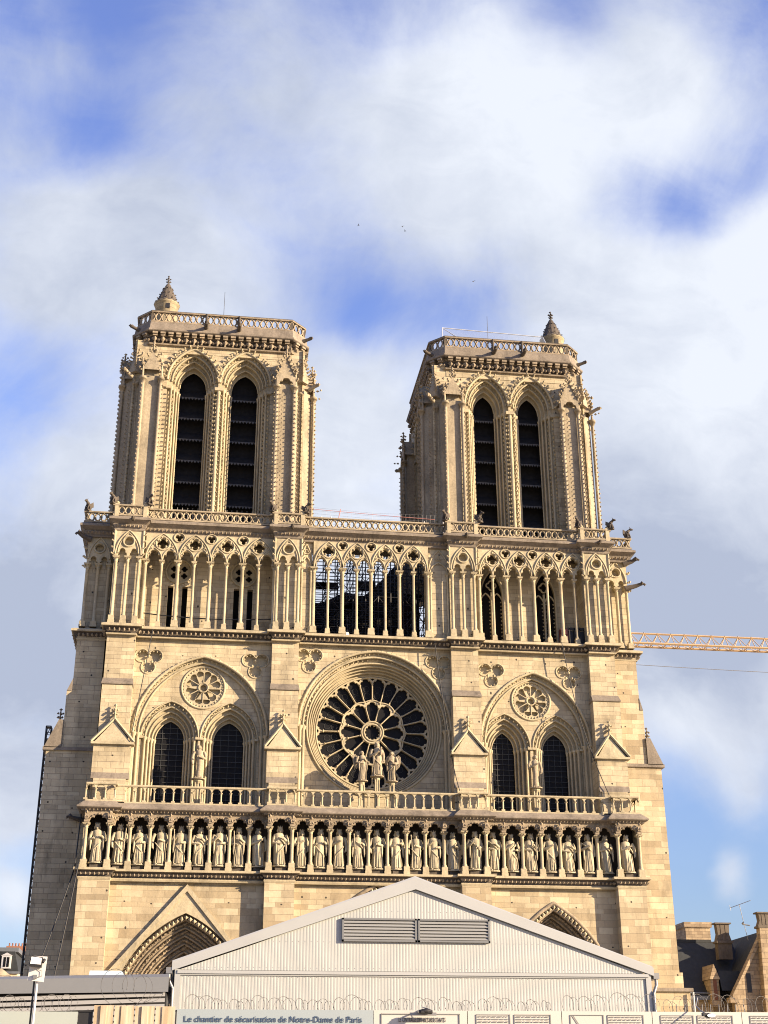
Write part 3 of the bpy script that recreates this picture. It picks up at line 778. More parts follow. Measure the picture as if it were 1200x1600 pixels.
for i in (0, 2):
    d = BAYDEF[i]; bx0, bx1 = BAY[i]; bx0 -= .1 if i == 0 else 0; bx0 += .45 if i == 0 else 0; bx1 -= (.5 if i == 2 else 0)
    x0, x1 = PAN[i][1]-.1, PAN[i+1][0]+.1
    big = lancet(d['c'], d['a'], 21.5, d['zs'], d['h'], 40)
    m = MB()
    m.plate([(x0, 21.5)] + big + [(x1, 21.5), (x1, 35), (x0, 35)], [trefoil_recess(cx, cz, .52) for cx, cz in d['tre']], YW, YW+.35, sides=False)
    bw_ = obj('bay_wall', m, MWALL, CA)
    for cx, cz in d['tre']:
        m = MB()
        m.box(cx-1.15, cx+1.15, YW+.33, YW+.4, cz-1.15, cz+1.15) if False else m.plate(circle(cx, cz, 1.12, 24), [], YW+.34, YW+.36, sides=False)
        tr = trefoil_recess(cx, cz, .52)
        for (p, t) in along(tr, .34, True): m.gem(p[0]*.93+cx*.07, YW+.06, p[1]*.93+cz*.07, .09)
        for k in range(3):
            a_ = PI/2 + 2*PI*k/3; m.gem(cx + .3*cos(a_), YW+.12, cz + .3*sin(a_), .17)
        m.tube(off(trefoil_recess(cx, cz, .57), YW-.01), .05, 5, closed=True)
        obj('trefoil', m, MTRIM, bw_)
    m = MB()
    m.step(big, big, YW, YW+.3)
    s2 = lancet(d['c'], d['a']-.42, 21.5, d['zs'], d['h']-.42, 40); m.step(big, s2, YW+.3, YW+.3); m.step(s2, s2, YW+.3, YW+.5)
    m.tube(off(s2[1:-1], YW+.3), .09, 5); m.tube(off(big[1:-1], YW-.03), .12, 6)
    mid = [((p[0]+q[0])/2, (p[1]+q[1])/2) for p, q in zip(big, s2)][1:-1]
    for (p, t) in along(mid, .40): m.crocket(p[0], YW+.25, p[1], 0, -1, 0, .13)
    for (p, t) in along(arch(d['c'], d['a']+.06, d['zs'], d['h']+.06, 40), .38): m.gem(p[0], YW-.08, p[1], .085)
    shafts(m, [(d['c']-d['a']+.1, YW+.15), (d['c']+d['a']-.1, YW+.15), (d['c']-d['a']+.42, YW+.3), (d['c']+d['a']-.42, YW+.3)], 21.5, d['zs']+.1, .12)
    obj('relieving_arch', m, MTRIM, bw_)
    # tympanum wall with two window openings
    fl_ = s2
    lps = [lancet(cx, d['oa'], 21.5, d['wz'], d['wh']+1.25, 28) for cx, a in d['wins']]
    outer = [s2[0]] + s2[1:-1] + [s2[-1]]
    poly = [s2[0]]
    bottom = []
    for lp in reversed(lps): bottom += list(reversed(lp))
    poly = s2 + bottom
    oc = d['occ']
    m = MB(); m.plate(poly, [circle(oc[0], oc[1], oc[2]-.05, 40)], YW+.5, YW+.6, sides=False)
    obj('tympanum_wall', m, MWALL, bw_)
    m = MB(); wheel(m, *oc, YW+.5); obj('blind_rose', m, MTRIM, bw_)
    m = MB(); m.plate(circle(oc[0], oc[1], oc[2], 40), [], YW+.82, YW+.84, sides=False); obj('blind_rose_back', m, MTRIM, bw_)
    for cx, a in d['wins']:
        m = MB()
        oa = d['oa']; tot = oa - a
        cur, aa, hh, yy = orders(m, cx, oa, 21.5, d['wz'], d['wh']+1.25, YW+.5, [(tot*.30, .22, .36), (tot*.26, .28, .32), (tot*.24, .28, .32), (tot*.20, .28, .25)], dots=(0,))
        m.tube(off(arch(cx, oa+.03, d['wz'], d['wh']+1.28), YW+.47), .07, 5)
        for k, q in enumerate((oa-.05, oa-.3, oa-.55)):
            for sg in (-1, 1): m.box(cx+sg*q-.15, cx+sg*q+.15, YW+.36+.2*k, YW+.7+.2*k, d['wz']-.08, d['wz']+.1)
        ar = obj('window_arch', m, MTRIM, bw_)
        pane(cx, aa, 21.5, d['wz'], hh, yy, ar)
# --- rose bay
RC = (13.0, 28.35); RR = 4.50
x0, x1 = PAN[1][1]-.1, PAN[2][0]+.1
big = lancet(13.0, 6.0, 21.5, 28.2, 6.25, 60)
m = MB()
TC = [(7.75, 33.65), (18.1, 33.5)]
m.plate([(x0, 21.5)] + big + [(x1, 21.5), (x1, 35), (x0, 35)], [trefoil_recess(cx, cz, .52) for cx, cz in TC], YW, YW+.35, sides=False)
rb = obj('bay_wall', m, MWALL, CA)
for cx, cz in TC:
    m = MB()
    m.plate(circle(cx, cz, 1.12, 24), [], YW+.34, YW+.36, sides=False)
    for (p, t) in along(trefoil_recess(cx, cz, .52), .34, True): m.gem(p[0]*.93+cx*.07, YW+.06, p[1]*.93+cz*.07, .09)
    for k in range(3):
        a_ = PI/2 + 2*PI*k/3; m.gem(cx + .3*cos(a_), YW+.12, cz + .3*sin(a_), .17)
    m.tube(off(trefoil_recess(cx, cz, .57), YW-.01), .05, 5, closed=True)
    obj('trefoil', m, MTRIM, rb)
m = MB()
m.step(big, big, YW, YW+.25); s2 = lancet(13.0, 5.62, 21.5, 28.2, 5.85, 60); m.step(big, s2, YW+.25, YW+.25); m.step(s2, s2, YW+.25, YW+.6)
m.tube(off(big[1:-1], YW-.03), .12, 6); m.tube(off(s2[1:-1], YW+.25), .09, 6)
for (p, t) in along(arch(13.0, 5.82, 28.2, 6.05, 60), .36): m.crocket(p[0], YW+.2, p[1], 0, -1, 0, .12)
for (p, t) in along(arch(13.0, 6.06, 28.2, 6.31, 60), .40): m.gem(p[0], YW-.08, p[1], .085)
for (p, t) in along(arch(13.0, 5.5, 28.2, 5.73, 60), .40): m.gem(p[0], YW+.45, p[1], .10)
shafts(m, [(7.15, YW+.1), (18.85, YW+.1), (7.42, YW+.32), (18.58, YW+.32)], 21.5, 28.3, .13)
obj('relieving_arch', m, MTRIM, rb)
m = MB(); m.plate(s2, [circle(*RC, 5.25, 96)], YW+.6, YW+.7, sides=False); obj('tympanum_wall', m, MWALL, rb)
m = MB()
def ring(m, r0, y0_, r1, y1_, n=96):
    vs = [(RC[0]+r0*cos(2*PI*k/n), y0_, RC[1]+r0*sin(2*PI*k/n)) for k in range(n)] + [(RC[0]+r1*cos(2*PI*k/n), y1_, RC[1]+r1*sin(2*PI*k/n)) for k in range(n)]
    m.add(vs, [(k, (k+1) % n, n+(k+1) % n, n+k) for k in range(n)])
yy = YW+.6; r = 5.25
for dr, dy in ((.16, .22), (.16, .3), (.16, .3), (.16, .3), (.11, .25)):
    ring(m, r, yy, r, yy+dy); ring(m, r, yy+dy, r-dr, yy+dy); m.tube(off(circle(RC[0], RC[1], r-dr+.01, 96), yy+dy-.02), .06, 5, closed=True)
    yy += dy; r -= dr
m.tube(off(circle(*RC, 5.3, 96), YW+.57), .09, 5, closed=True)
obj('rose_surround', m, MTRIM, rb)
# tracery wheel
def petal(n, k, r0a, r0b, r1, t, hfac):
    ax = 2*PI*(k+.5)/n + PI/2; pts = []
    hw = lambda r: r*math.tan(PI/n) - t
    loc = [(r0a, -hw(r0a)), (r1, -hw(r1))]
    w = hw(r1)
    for j in range(1, 20):
        th = -PI/2 + PI*j/20
        R = w*(1 + (hfac-1)*cos(th)**2)
        R *= 1 - .20*math.exp(-((th-.62)/.14)**2) - .20*math.exp(-((th+.62)/.14)**2)
        loc.append((r1 + R*cos(th), R*sin(th)))
    loc += [(r1, w), (r0b, hw(r0b))]
    return [(RC[0] + u*cos(ax) - v*sin(ax), RC[1] + u*sin(ax) + v*cos(ax)) for u, v in loc]
holes = [petal(12, k-.5, .92, .92, 1.95, .048, 1.12) for k in range(12)]
# 24 outer lights; their feet follow the scalloped inner ring
for k in range(24):
    lo, hi = (2.62, 2.38) if k % 2 == 0 else (2.38, 2.62)
    holes.append(petal(24, k, lo, hi, 3.86, .042, 1.22))
for k in range(24):
    a_ = 2*PI*k/24 + PI/2; holes.append([(RC[0] + 4.22*cos(a_), RC[1] + 4.22*sin(a_)), (RC[0] + 4.43*cos(a_-.05), RC[1] + 4.43*sin(a_-.05)), (RC[0] + 4.43*cos(a_+.05), RC[1] + 4.43*sin(a_+.05))])
holes.append(foil(*RC, .60, 12, d=.8))
YR = yy - .22
m = MB(); m.plate(circle(*RC, RR+.08, 96), holes, YR, YR+.28, sides=False)
rw = obj('rose_window', m, MTRIM, rb)
m = MB()
for k in range(12):
    a_ = 2*PI*(k+.5)/12 + PI/2 - PI/12*0
    m.tube([(RC[0]+.95*cos(a_), YR-.02, RC[1]+.95*sin(a_)), (RC[0]+2.1*cos(a_), YR-.02, RC[1]+2.1*sin(a_))], .046, 6)
    m.gem(RC[0]+2.02*cos(a_), YR-.04, RC[1]+2.02*sin(a_), .10); m.gem(RC[0]+1.0*cos(a_), YR-.04, RC[1]+1.0*sin(a_), .09)
for k in range(24):
    a_ = 2*PI*k/24 + PI/2; r0 = 2.66 if k % 2 == 0 else 2.36
    m.tube([(RC[0]+r0*cos(a_), YR-.02, RC[1]+r0*sin(a_)), (RC[0]+4.05*cos(a_), YR-.02, RC[1]+4.05*sin(a_))], .048, 6)
    m.gem(RC[0]+3.9*cos(a_), YR-.04, RC[1]+3.9*sin(a_), .11); m.gem(RC[0]+(r0+.06)*cos(a_), YR-.04, RC[1]+(r0+.06)*sin(a_), .10)
obj('spoke_shafts', m, MTRIM, rw)
m = MB()
for r_, q in ((.66, .07), (.86, .07), (4.47, .08)): m.tube(off(circle(*RC, r_, 64), YR-.02), q, 6, closed=True)
sc = []
for k in range(120):
    a_ = 2*PI*k/120 + PI/2; sc.append((RC[0] + (2.49 + .12*abs(cos(6*(a_-PI/2)))*1.0)*cos(a_), RC[1] + (2.49 + .12*abs(cos(6*(a_-PI/2))))*sin(a_)))
m.tube(off(sc, YR-.02), .06, 5, closed=True)
obj('ring_moulds', m, MTRIM, rw)
m = MB(); m.plate(circle(*RC, 4.7, 64), [], YR+.24, YR+.3, sides=False); gl = obj('glass', m, MGLASS, rw)
m = MB()
for k in range(24):
    a_ = 2*PI*(k+.5)/24
    for rr_ in (3.05, 3.6): m.tube(off(circle(RC[0]+rr_*cos(a_), RC[1]+rr_*sin(a_), .24, 12), YR+.22), .014, 4, closed=True)
obj('leading', m, MLEAD, gl)

# --- great gallery -------------------------------------------------------------------------
Y2B, Y2W = 1.35, 1.75
pg = plan(PAN, Y2B, Y2W+.15, lat=True)
m = MB(); moulding(m, pg, [(.30, 35.32), (.42, 35.34), (.42, 35.5), (.2, 35.62), (-.6, 35.66)]); moulding(m, pg, [(-.2, 34.75), (.03, 34.75), (.06, 34.85), (0, 34.87)])
gg = obj('great_gallery', m, MTRIM, CA)
m = MB(); moulding(m, pg, [(0, 34.87), (-.02, 35.0), (.12, 35.22), (.32, 35.33)]); obj('cornice_hollow', m, MDARK, gg)  # dark strip: shadow under the cornice painted in along with grime
m = MB(); leaves(m, pg, .08, 35.04, .36, .19); obj('leaf_cornice', m, MGRIME, gg)
m = MB(); m.box(-8.0, 32.5, 2.0, 4.35, 34.8, 35.7); m.box(XL+.05, -8.0, 3.05, 4.35, 34.8, 35.7); m.box(32.5, XR-.05, 3.05, 4.35, 34.8, 35.7)
m.box(6.9, 19.0, 4.3, 18, 34.9, 35.1)
obj('gallery_floor', m, MDARK, gg)
def big_arcade(xs, first_big, y, zcap, ztop, fill=None, blind=None):
    """xs: column positions; pairs under one large arch"""
    m = MB(); low = []
    for a, b in zip(xs, xs[1:]): low += cusped((a+b)/2, (b-a)/2-.07, zcap, .86, 24, .26)
    holes = []; n = len(xs)-1; k = first_big
    bigs = []
    while k + 2 <= n:
        c = xs[k+1]; a = (xs[k+2]-xs[k])/2; bigs.append((c, a)); holes.append(foil(c, zcap+1.42, .46, 4 if fill is None else fill, rot=PI/2, d=.5)); k += 2
    for k in range(len(bigs)-1):
        c = (bigs[k][0]+bigs[k+1][0])/2; holes.append(foil(c, zcap+1.98, .34, 3, rot=-PI/2, d=.5))
    m.plate([(xs[0]-.05, zcap)] + low + [(xs[-1]+.05, zcap), (xs[-1]+.05, ztop), (xs[0]-.05, ztop)], holes, y-.16, y+.16, back=True)
    for c, a in bigs:
        m.tube(off(arch(c, a, zcap+.05, 2.22), y-.2), .075, 5); m.tube(off(arch(c, a-.17, zcap+.1, 2.0), y-.18), .045, 5)
        m.tube(off(circle(c, zcap+1.42, .56, 24), y-.19), .055, 5, closed=True)
        for (p, t) in along(arch(c, a-.34, zcap+.35, 1.65), .42): m.gem(p[0], y-.22, p[1], .085)
        for k2 in range(4): m.gem(c+.36*cos(PI/4+PI/2*k2), y-.2, zcap+1.42+.36*sin(PI/4+PI/2*k2), .10)
    for h_ in holes[len(bigs):]:
        m.tube(off([(sum(p[0] for p in h_)/len(h_) + .43*cos(2*PI*j/20), sum(p[1] for p in h_)/len(h_) + .40*sin(2*PI*j/20)) for j in range(20)], y-.19), .05, 5, closed=True)
    for a, b in zip(xs, xs[1:]): m.tube(off(arch((a+b)/2, (b-a)/2-.02, zcap+.02, 1.0), y-.19), .05, 5)
    return m
ZC = 41.25; ZT = 43.55
# left bay: nine columns ; centre ; right
GC = {0: [-5.5 + 1.285*k for k in range(9)], 1: [7.95 + 1.165*k for k in range(9)], 2: [21.55 + 1.145*k for k in range(9)]}
for i in range(3):
    xs = GC[i]; xa, xb = PAN[i][1]-.05, PAN[i+1][0]+.05
    m = big_arcade(xs, 0, Y2W+.22, ZC, ZT)
    ar = obj('arcade_tracery', m, MTRIM, gg)
    for k, x in enumerate(xs):
        column(ar, x, Y2W+.22, 35.66, ZC, .145 if k % 2 == 0 else .105, pl=.55 if k % 2 == 0 else .42)
    # solid end strips with half blind arches
    for (a, b) in ((xa, xs[0]-.12), (xs[-1]+.12, xb)):
        if b-a > .15:
            m = MB(); m.box(a, b, Y2W+.3, 4.4, 35.6, ZT)
            e = obj('end_pier', m, MWALL, gg)
            if b-a > .8:
                m = MB(); c = (a+b)/2; m.tube(off(arch(c, (b-a)/2-.1, ZC, .95), Y2W+.24), .07, 5)
                m.tube(off(arch(c, (b-a)/2-.02, ZC+.3, 1.75), Y2W+.24), .06, 5); m.tube(off(foil(c, ZC+1.35, .22, 3, d=.5), Y2W+.24), .04, 5, closed=True)
                obj('blind_arch', m, MTRIM, e)
                column(e, a+.12, Y2W+.2, 35.66, ZC, .09); column(e, b-.12, Y2W+.2, 35.66, ZC, .09)
# buttress panels
for i, (a, b) in enumerate(PAN):
    m = MB(); m.box(a+.05, b-.05, Y2B+.42, 4.4, 35.5, ZT+.05)
    pn = obj('gallery_panel', m, MWALL, gg)
    xs = [a+.22, (a+b)/2, b-.22]
    for x in xs: column(pn, x, Y2B+.14, 35.66, ZC, .125, pl=.62)
    m = MB(); low = []
    for p, q in zip(xs, xs[1:]): low += cusped((p+q)/2, (q-p)/2-.08, ZC, .70, 20, .2)
    c = (a+b)/2
    m.plate([(a, ZC)] + low + [(b, ZC), (b, ZT+.02), (a, ZT+.02)], [circle(c, ZC+1.28, .34, 20)], Y2B+.02, Y2B+.42)
    m.tube(off(arch(c, (b-a)/2-.12, ZC+.15, 2.05), Y2B-.01), .08, 5); m.tube(off(arch(c, (b-a)/2-.32, ZC+.25, 1.75), Y2B-.01), .05, 5)
    m.tube(off(circle(c, ZC+1.28, .44, 24), Y2B-.01), .08, 5, closed=True)
    for e, sg in ((a, -1), (b, 1)):      # crockets climbing the corners
        for z in (41.4, 41.95, 42.5, 43.05): m.crocket(e, Y2B, z, sg*.9, -.35, .2, .17)
        m.tube([(e, Y2B+.02, 41.5), (e, Y2B+.02, 43.5)], .1, 5)
    obj('panel_arch', m, MTRIM, pn)
# tower walls behind the left and right arcades
for i, tc_ in ((0, -.45), (2, 25.4)):
    xa, xb = PAN[i][1]-.1, PAN[i+1][0]+.1
    holes = []
    if i == 0:
        for x in (-3.44, -2.3, 1.85, 2.95): holes.append([(x-.22, 36.3), (x+.22, 36.3), (x+.22, 39.85), (x-.22, 39.85)])
        occ = [(-2.85, 41.15, .98), (2.4, 41.1, .98)]
        holes += [circle(a, b, r, 32) for a, b, r in occ]
    else:
        tw = [(23.0, .95), (27.5, .95)]
        holes += [lancet(c, a, 36.2, 40.2, 2.3, 20) for c, a in tw]
    m = MB(); m.plate([(xa, 35.6), (xb, 35.6), (xb, 43.5), (xa, 43.5)], holes, 3.9, 4.35, sides=False)
    w = obj('inner_wall', m, MWALL, gg)
    m = MB()
    if i == 0:
        for a, b, r in occ:
            m.tube(off(circle(a, b, r+.06, 32), 3.86), .09, 5, closed=True); m.plate(circle(a, b, r, 32), [foil(a+dx, b+dz, .27, 4) for dx, dz in ((-.42, .3), (.42, .3), (-.42, -.3), (.42, -.3))] + [foil(a, b, .14, 4)], 4.1, 4.25, sides=False)
            for (p, t) in along(circle(a, b, r+.22, 32), .3, True): m.gem(p[0], 3.88, p[1], .08)
    else:
        for c, a in tw:
            m.tube(off(lancet(c, a, 36.2, 40.2, 2.3, 20), 3.86), .09, 5); m.tube([(c, 4.0, 36.2), (c, 4.0, 40.6)], .1, 6)
            for sg in (-1, 1):
                m.tube(off(arch(c+sg*a/2, a/2, 39.6, .9), 4.0), .07, 5)
                for z in range(11): m.gem(c+sg*.12, 4.15, 36.5+z*.33, .09); m.gem(c+sg*(a-.12), 4.15, 36.5+z*.33, .09)
            m.tube(off(foil(c, 41.2, .42, 4), 4.0), .07, 5, closed=True)
    obj('inner_tracery', m, MTRIM, w)
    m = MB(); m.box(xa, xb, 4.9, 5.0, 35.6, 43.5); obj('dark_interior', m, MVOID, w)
# top cornice, parapet
m = MB()
moulding(m, pg, [(-.2, 43.45), (.05, 43.45), (.10, 43.55), (.05, 43.62), (.20, 43.92), (.12, 43.98), (.42, 44.2), (.52, 44.24), (.52, 44.42), (.22, 44.62), (-.8, 44.64)])
ct = obj('gallery_cornice', m, MLEDGE, CA)
m = MB(); leaves(m, pg, .08, 43.75, .32, .17)
obj('leaf_frieze', m, MGRIME, ct)
m = MB(); m.box(-8.0, 32.5, 2.0, 4.4, 43.5, 44.55); m.box(XL+.05, -8, 3.1, 15, 43.5, 44.55); m.box(32.5, XR-.05, 3.1, 15, 43.5, 44.55)
obj('terrace', m, MDARK, ct)
m = MB(); railing(m, pg, .16, 44.64, 45.62, .50); obj('parapet', m, MPIER, ct)
for i in range(4):
    for x in PAN[i]:
        m = MB(); m.box(x-.16, x+.16, Y2B-.3, Y2B+.05, 44.5, 45.7); m.gem(x, Y2B-.15, 45.8, .2); obj('parapet_post', m, MTRIM, ct)
for x, y in [((a+b)/2+.25, Y2B) for a, b in PAN]:
    m = MB(); m.tube([(x, y, 44.35), (x-.03, y-.9, 44.2)], [.2, .14], 6); m.gem(x-.03, y-.95, 44.25, .17); obj('gargoyle', m, MDARK, ct)

# --- bell towers ----------------------------------------------------------------------------
def tower(cx, hw, wo, wa, dz, tur, netting):
    cy = 3.4 + hw
    def rot(k):
        c, s = round(cos(PI/2*k)), round(sin(PI/2*k))
        return lambda p: (cx + p[0]*c - p[1]*s, cy + p[0]*s + p[1]*c, p[2])
    z = lambda v: v + dz
    hb = hw - 1.2; yb = -(hw - 1.09)           # body face
    m = MB(); dark = MB(); lou = MB(); fr = MB(); pier = [MB() for _ in range(4)]; tr = MB()
    oa = wo-.07
    for k in range(4):
        m.T = lou.T = fr.T = tr.T = dark.T = rot(k)
        ohs = [lancet(s*wo, oa, 44.6, z(59.2), 3.15, 24) for s in (-1, 1)]
        bot = []
        for lp in ohs: bot += lp
        m.plate([(-hb-.3, 44.6)] + bot + [(hb+.3, 44.6), (hb+.3, z(63)), (-hb-.3, z(63))], [], yb, yb+.3, sides=False)
        for s in (-1, 1):
            t_ = oa - wa
            cur, aa, hh, yy = orders(tr, s*wo, oa, 44.6, z(59.2), 3.15, yb, [(t_*.36, .3, .46), (t_*.24, .4, .36), (t_*.22, .4, .36), (t_*.18, .4, .30)], dots=(0, 1))
            tr.tube(off(arch(s*wo, oa+.02, z(59.2), 3.17), yb-.05), .12, 6)
            for (p, t) in along(arch(s*wo, oa+.10, z(59.2), 3.28), .52): tr.crocket(p[0], yb-.12, p[1], -t[1]*.7, -.5, t[0]*.7, .25)
            # crocketed jamb shafts
            for e in (-1, 1):
                for j, (q, yq) in enumerate(((oa-.1, yb+.12), (oa-.1-t_*.34, yb+.5))):
                    zz = 45.2
                    while zz < z(58.1):
                        tr.crocket(s*wo + e*q, yq-.10, zz, -e*.3, -1.1, .1, .165); zz += .42
                for q in range(3): tr.box(s*wo+e*(oa-.1-.26*q)-.2, s*wo+e*(oa-.1-.26*q)+.2, yb-.12+.33*q, yb+.2+.33*q, z(58.35), z(58.62))
            # louvres
            zz = 44.9
            ztop = z(59.2)+hh
            lou.plate(lancet(s*wo, aa+.1, 44.6, z(59.2), hh+.1), [], yy+1.1, yy+1.2, sides=False)
            step_ = 2.05
            zz = z(46.1)
            while zz < ztop-1.2:
                x0, x1 = s*wo-aa-.1, s*wo+aa+.1
                lou.add([(x0, yy+.1, zz), (x1, yy+.1, zz), (x1, yy+1.1, zz+1.25), (x0, yy+1.1, zz+1.25), (x0, yy+.16, zz-.08), (x1, yy+.16, zz-.08), (x1, yy+1.1, zz+1.1), (x0, yy+1.1, zz+1.1)],
                        [(0,1,2,3), (0,4,5,1), (4,7,6,5)])
                nn = 9
                for j in range(nn):    # scalloped lead fringe on the lip
                    xa_ = x0 + (x1-x0)*j/nn; xb_ = x0 + (x1-x0)*(j+1)/nn; xm_ = (xa_+xb_)/2
                    fr.add([(xa_, yy+.08, zz+.06), (xb_, yy+.08, zz+.06), (xm_, yy+.06, zz-.20), (xa_, yy+.13, zz+.06), (xb_, yy+.13, zz+.06), (xm_, yy+.1, zz-.20)], [(0,2,1), (3,4,5), (0,3,5,2), (1,2,5,4)])
                zz += step_
        # central mullion shafts between the two lights
        tr.tube([(0, yb-.1, 44.6), (0, yb-.1, z(58.3))], .17, 8); tr.box(-.35, .35, yb-.3, yb+.1, z(58.3), z(58.6))
        for e in (-.34, .34):
            zz = 45.2
            while zz < z(58.1): tr.crocket(e, yb, zz, e, -1.1, .1, .165); zz += .42
        # small string at impost height on the outer wall strips
        for e in (-1, 1):
            x_ = e*(wo+oa+.1); tr.box(min(x_, e*(hb-.6)), max(x_, e*(hb-.6)), yb-.12, yb+.1, z(58.45), z(58.62))
        # corner pier (right-hand corner of this side)
        pm = pier[k]; pm.T = rot(k)
        f = -hw
        a1, a2, d1 = hw-3.35, hw-1.85, 1.2
        poly = [(a1, -hw+1.5), (a1, -hw), (a2, -hw), (hw-d1, -hw+d1), (hw, -hw+1.85), (hw, -hw+3.35), (hw-1.5, -hw+3.35)]
        ip = [(a1+.12, -hw+1.5), (a1+.12, -hw+.22), (a2-.06, -hw+.22), (hw-d1-.16, -hw+d1+.06), (hw-.22, -hw+1.93), (hw-.22, -hw+3.2), (hw-1.5, -hw+3.2)]
        pm.prismz(ip, 44.6, z(59.0)); pm.prismz([(a1+.2, -hw+1.5), (a1+.2, -hw+.45), (a2-.2, -hw+.45), (hw-d1-.3, -hw+d1+.2), (hw-.45, -hw+2.1), (hw-.45, -hw+3.1), (hw-1.5, -hw+3.1)], z(58.9), z(60.4))
        V = [(a1, -hw, -1, -.3), (a2, -hw, .5, -.8), (hw-d1, -hw+d1, .7, -.7), (hw, -hw+1.85, .8, -.5), (hw, -hw+3.35, .3, 1)]
        for (vx, vy, nx, ny) in V:
            pm.tube([(vx, vy, 44.6), (vx, vy, z(58.2))], .15, 7); pm.lathe(vx, vy, [(.15, z(58.1)), (.28, z(58.5)), (.32, z(58.5)), (.32, z(58.72))], 8)
            zz = 44.9
            while zz < z(58.0):
                pm.crocket(vx, vy, zz, nx*1.15, ny*1.15, .1, .165)
                pm.crocket(vx, vy, zz+.2, -.3 if nx > 0 else .9, -1.1, .1, .15)
                zz += .42
        # extra crocket rolls on the faces
        for (vx, vy) in ((a1+.5, -hw), (a2+.33, -hw+.6)):
            zz = 45
            while zz < z(58.2): pm.crocket(vx, vy+.15, zz, 0 if vx < a2 else .7, -1, .1, .14); zz += .42
        # niche arches, gables, crockets, pinnacles
        for (gx0, gx1, gy, nrm) in ((a1-.05, a2+.1, -hw, 0), ):
            c = (gx0+gx1)/2
            pm.plate([(gx0, z(58.7))] + cusped(c, (gx1-gx0)/2-.2, z(58.7), .75, 18, .2) + [(gx1, z(58.7)), (gx1, z(59.6)), (gx0, z(59.6))], [], gy-.12, gy+.1)
            gable(pm, gx0, gx1, z(59.5), z(61.4), gy-.05, gy+1.1, .08)
            for t in (.15, .35, .55, .75, .95):
                for sg in (-1, 1): pm.crocket(c + sg*(gx1-gx0)/2*(1-t), gy-.1, z(59.6)+1.85*t, sg*.8, -.5, .4, .26)
            finial(pm, c, gy+.0, z(61.3), 1.05)
        # side face niche (mirror about the diagonal)
        gy0, gy1 = -hw+1.75, -hw+3.4; c = (gy0+gy1)/2
        pm.add([(hw+.02, gy0, z(59.5)), (hw+.02, gy1, z(59.5)), (hw+.02, c, z(61.3)), (hw-1.0, gy0, z(59.5)), (hw-1.0, gy1, z(59.5)), (hw-1.0, c, z(61.3))], [(0,1,2), (0,2,5,3), (1,4,5,2)])
        for t in (.15, .4, .65, .9):
            for sg in (-1, 1): pm.crocket(hw-.15, c + sg*.8*(1-t), z(59.6)+1.8*t, .8, sg*.6, .4, .26)
        finial(pm, hw-.1, c, z(61.2), 1.05)
        # pinnacle over the re-entrant corner, plus free crocket clusters
        px_, py_ = hw-d1+.1, -hw+d1-.1
        pm.lathe(px_, py_, [(.55, z(59.6)), (.55, z(60.2)), (.12, z(61.7))], 4, False)
        for t in range(5):
            for q in range(4):
                a_ = PI/2*q; rr_ = .5*(1-t/5.5); pm.crocket(px_+rr_*cos(a_), py_+rr_*sin(a_), z(60.1)+.33*t, cos(a_), sin(a_), .2, .25)
        finial(pm, px_, py_, z(61.4), 1.0)
        for (qx, qy) in ((a1-.05, -hw), (a2+.15, -hw+.1), (hw, -hw+1.8), (hw, -hw+3.4)):
            pm.tube([(qx, qy, z(58.7)), (qx, qy, z(60.0))], [.13, .05], 5); pm.gem(qx, qy, z(60.1), .17); pm.crocket(qx, qy, z(59.3), qx-hw+2.2, -1, 0, .24); pm.gem(qx, qy-.1, z(60.4), .2); pm.gem(qx+.1, qy-.1, z(61.0), .18)
        pm.tube([(hw-.5, -hw+.9, z(58.9)), (hw-.05, -hw+.5, z(59.1)), (hw+.25, -hw+.3, z(59.2))], [.2, .15, .17], 6)
        pm.gem(hw+.3, -hw+.25, z(59.2), .2)
    for q in (m, lou, fr, tr, dark): q.T = None
    # body above and behind the piers
    ch = 1.15; HT = hb+.15
    oct_ = [(-HT+ch, -HT), (HT-ch, -HT), (HT, -HT+ch), (HT, HT-ch), (HT-ch, HT), (-HT+ch, HT), (-HT, HT-ch), (-HT, -HT+ch)]
    oct_w = [(cx+x, cy+y) for x, y in oct_]
    m.T = lambda p: (cx+p[0], cy+p[1], p[2])
    cb = hb-.15
    for sx in (-1, 1):
        for sy in (-1, 1):
            m.prismz([(sx*cb, sy*cb), (sx*(cb-2.0), sy*cb), (sx*(cb-2.0), sy*(cb-2.0)), (sx*cb, sy*(cb-2.0))], 44.6, z(62.0))
    m.T = None
    body = obj('bell_tower', m, MWALL, CA)
    mm = MB(); mm.prismz(oct_w, z(61.9), z(64.3))
    obj('upper_stage', mm, MWALL, body)
    mm = MB(); mm.box(cx-hb+.9, cx+hb-.9, cy-hb+2.4, cy+hb-2.4, 44.6, z(61.9)); obj('belfry_core', mm, MSLATE, body)
    tr.T = None; obj('belfry_arches', tr, MTRIM, body)
    obj('louvre', lou, MSLATE, body); obj('louvre_fringe', fr, MLEADF, body)
    for k in range(4): pier[k].T = None; obj('corner_pier', pier[k], MPIER, body)
    mm = MB()
    moulding(mm, oct_w, [(0, z(62.5)), (.22, z(62.55)), (.26, z(62.66)), (.0, z(62.74)), (0, z(63.45)), (.1, z(63.5))], True)
    corn = obj('tower_cornice', mm, MGRIME, body)
    mm = MB(); moulding(mm, oct_w, [(.02, z(62.74)), (.02, z(63.6))], True); obj('frieze_bed', mm, MDARK, corn)  # dark bed puts shade and grime behind the corbels
    mm = MB()
    moulding(mm, oct_w, [(.5, z(63.78)), (.56, z(63.84)), (.56, z(63.98)), (.40, z(64.06)), (.30, z(64.78)), (.1, z(64.84)), (-1.5, z(64.86))], True)
    obj('drip_ledge', mm, MLEDGE, corn)
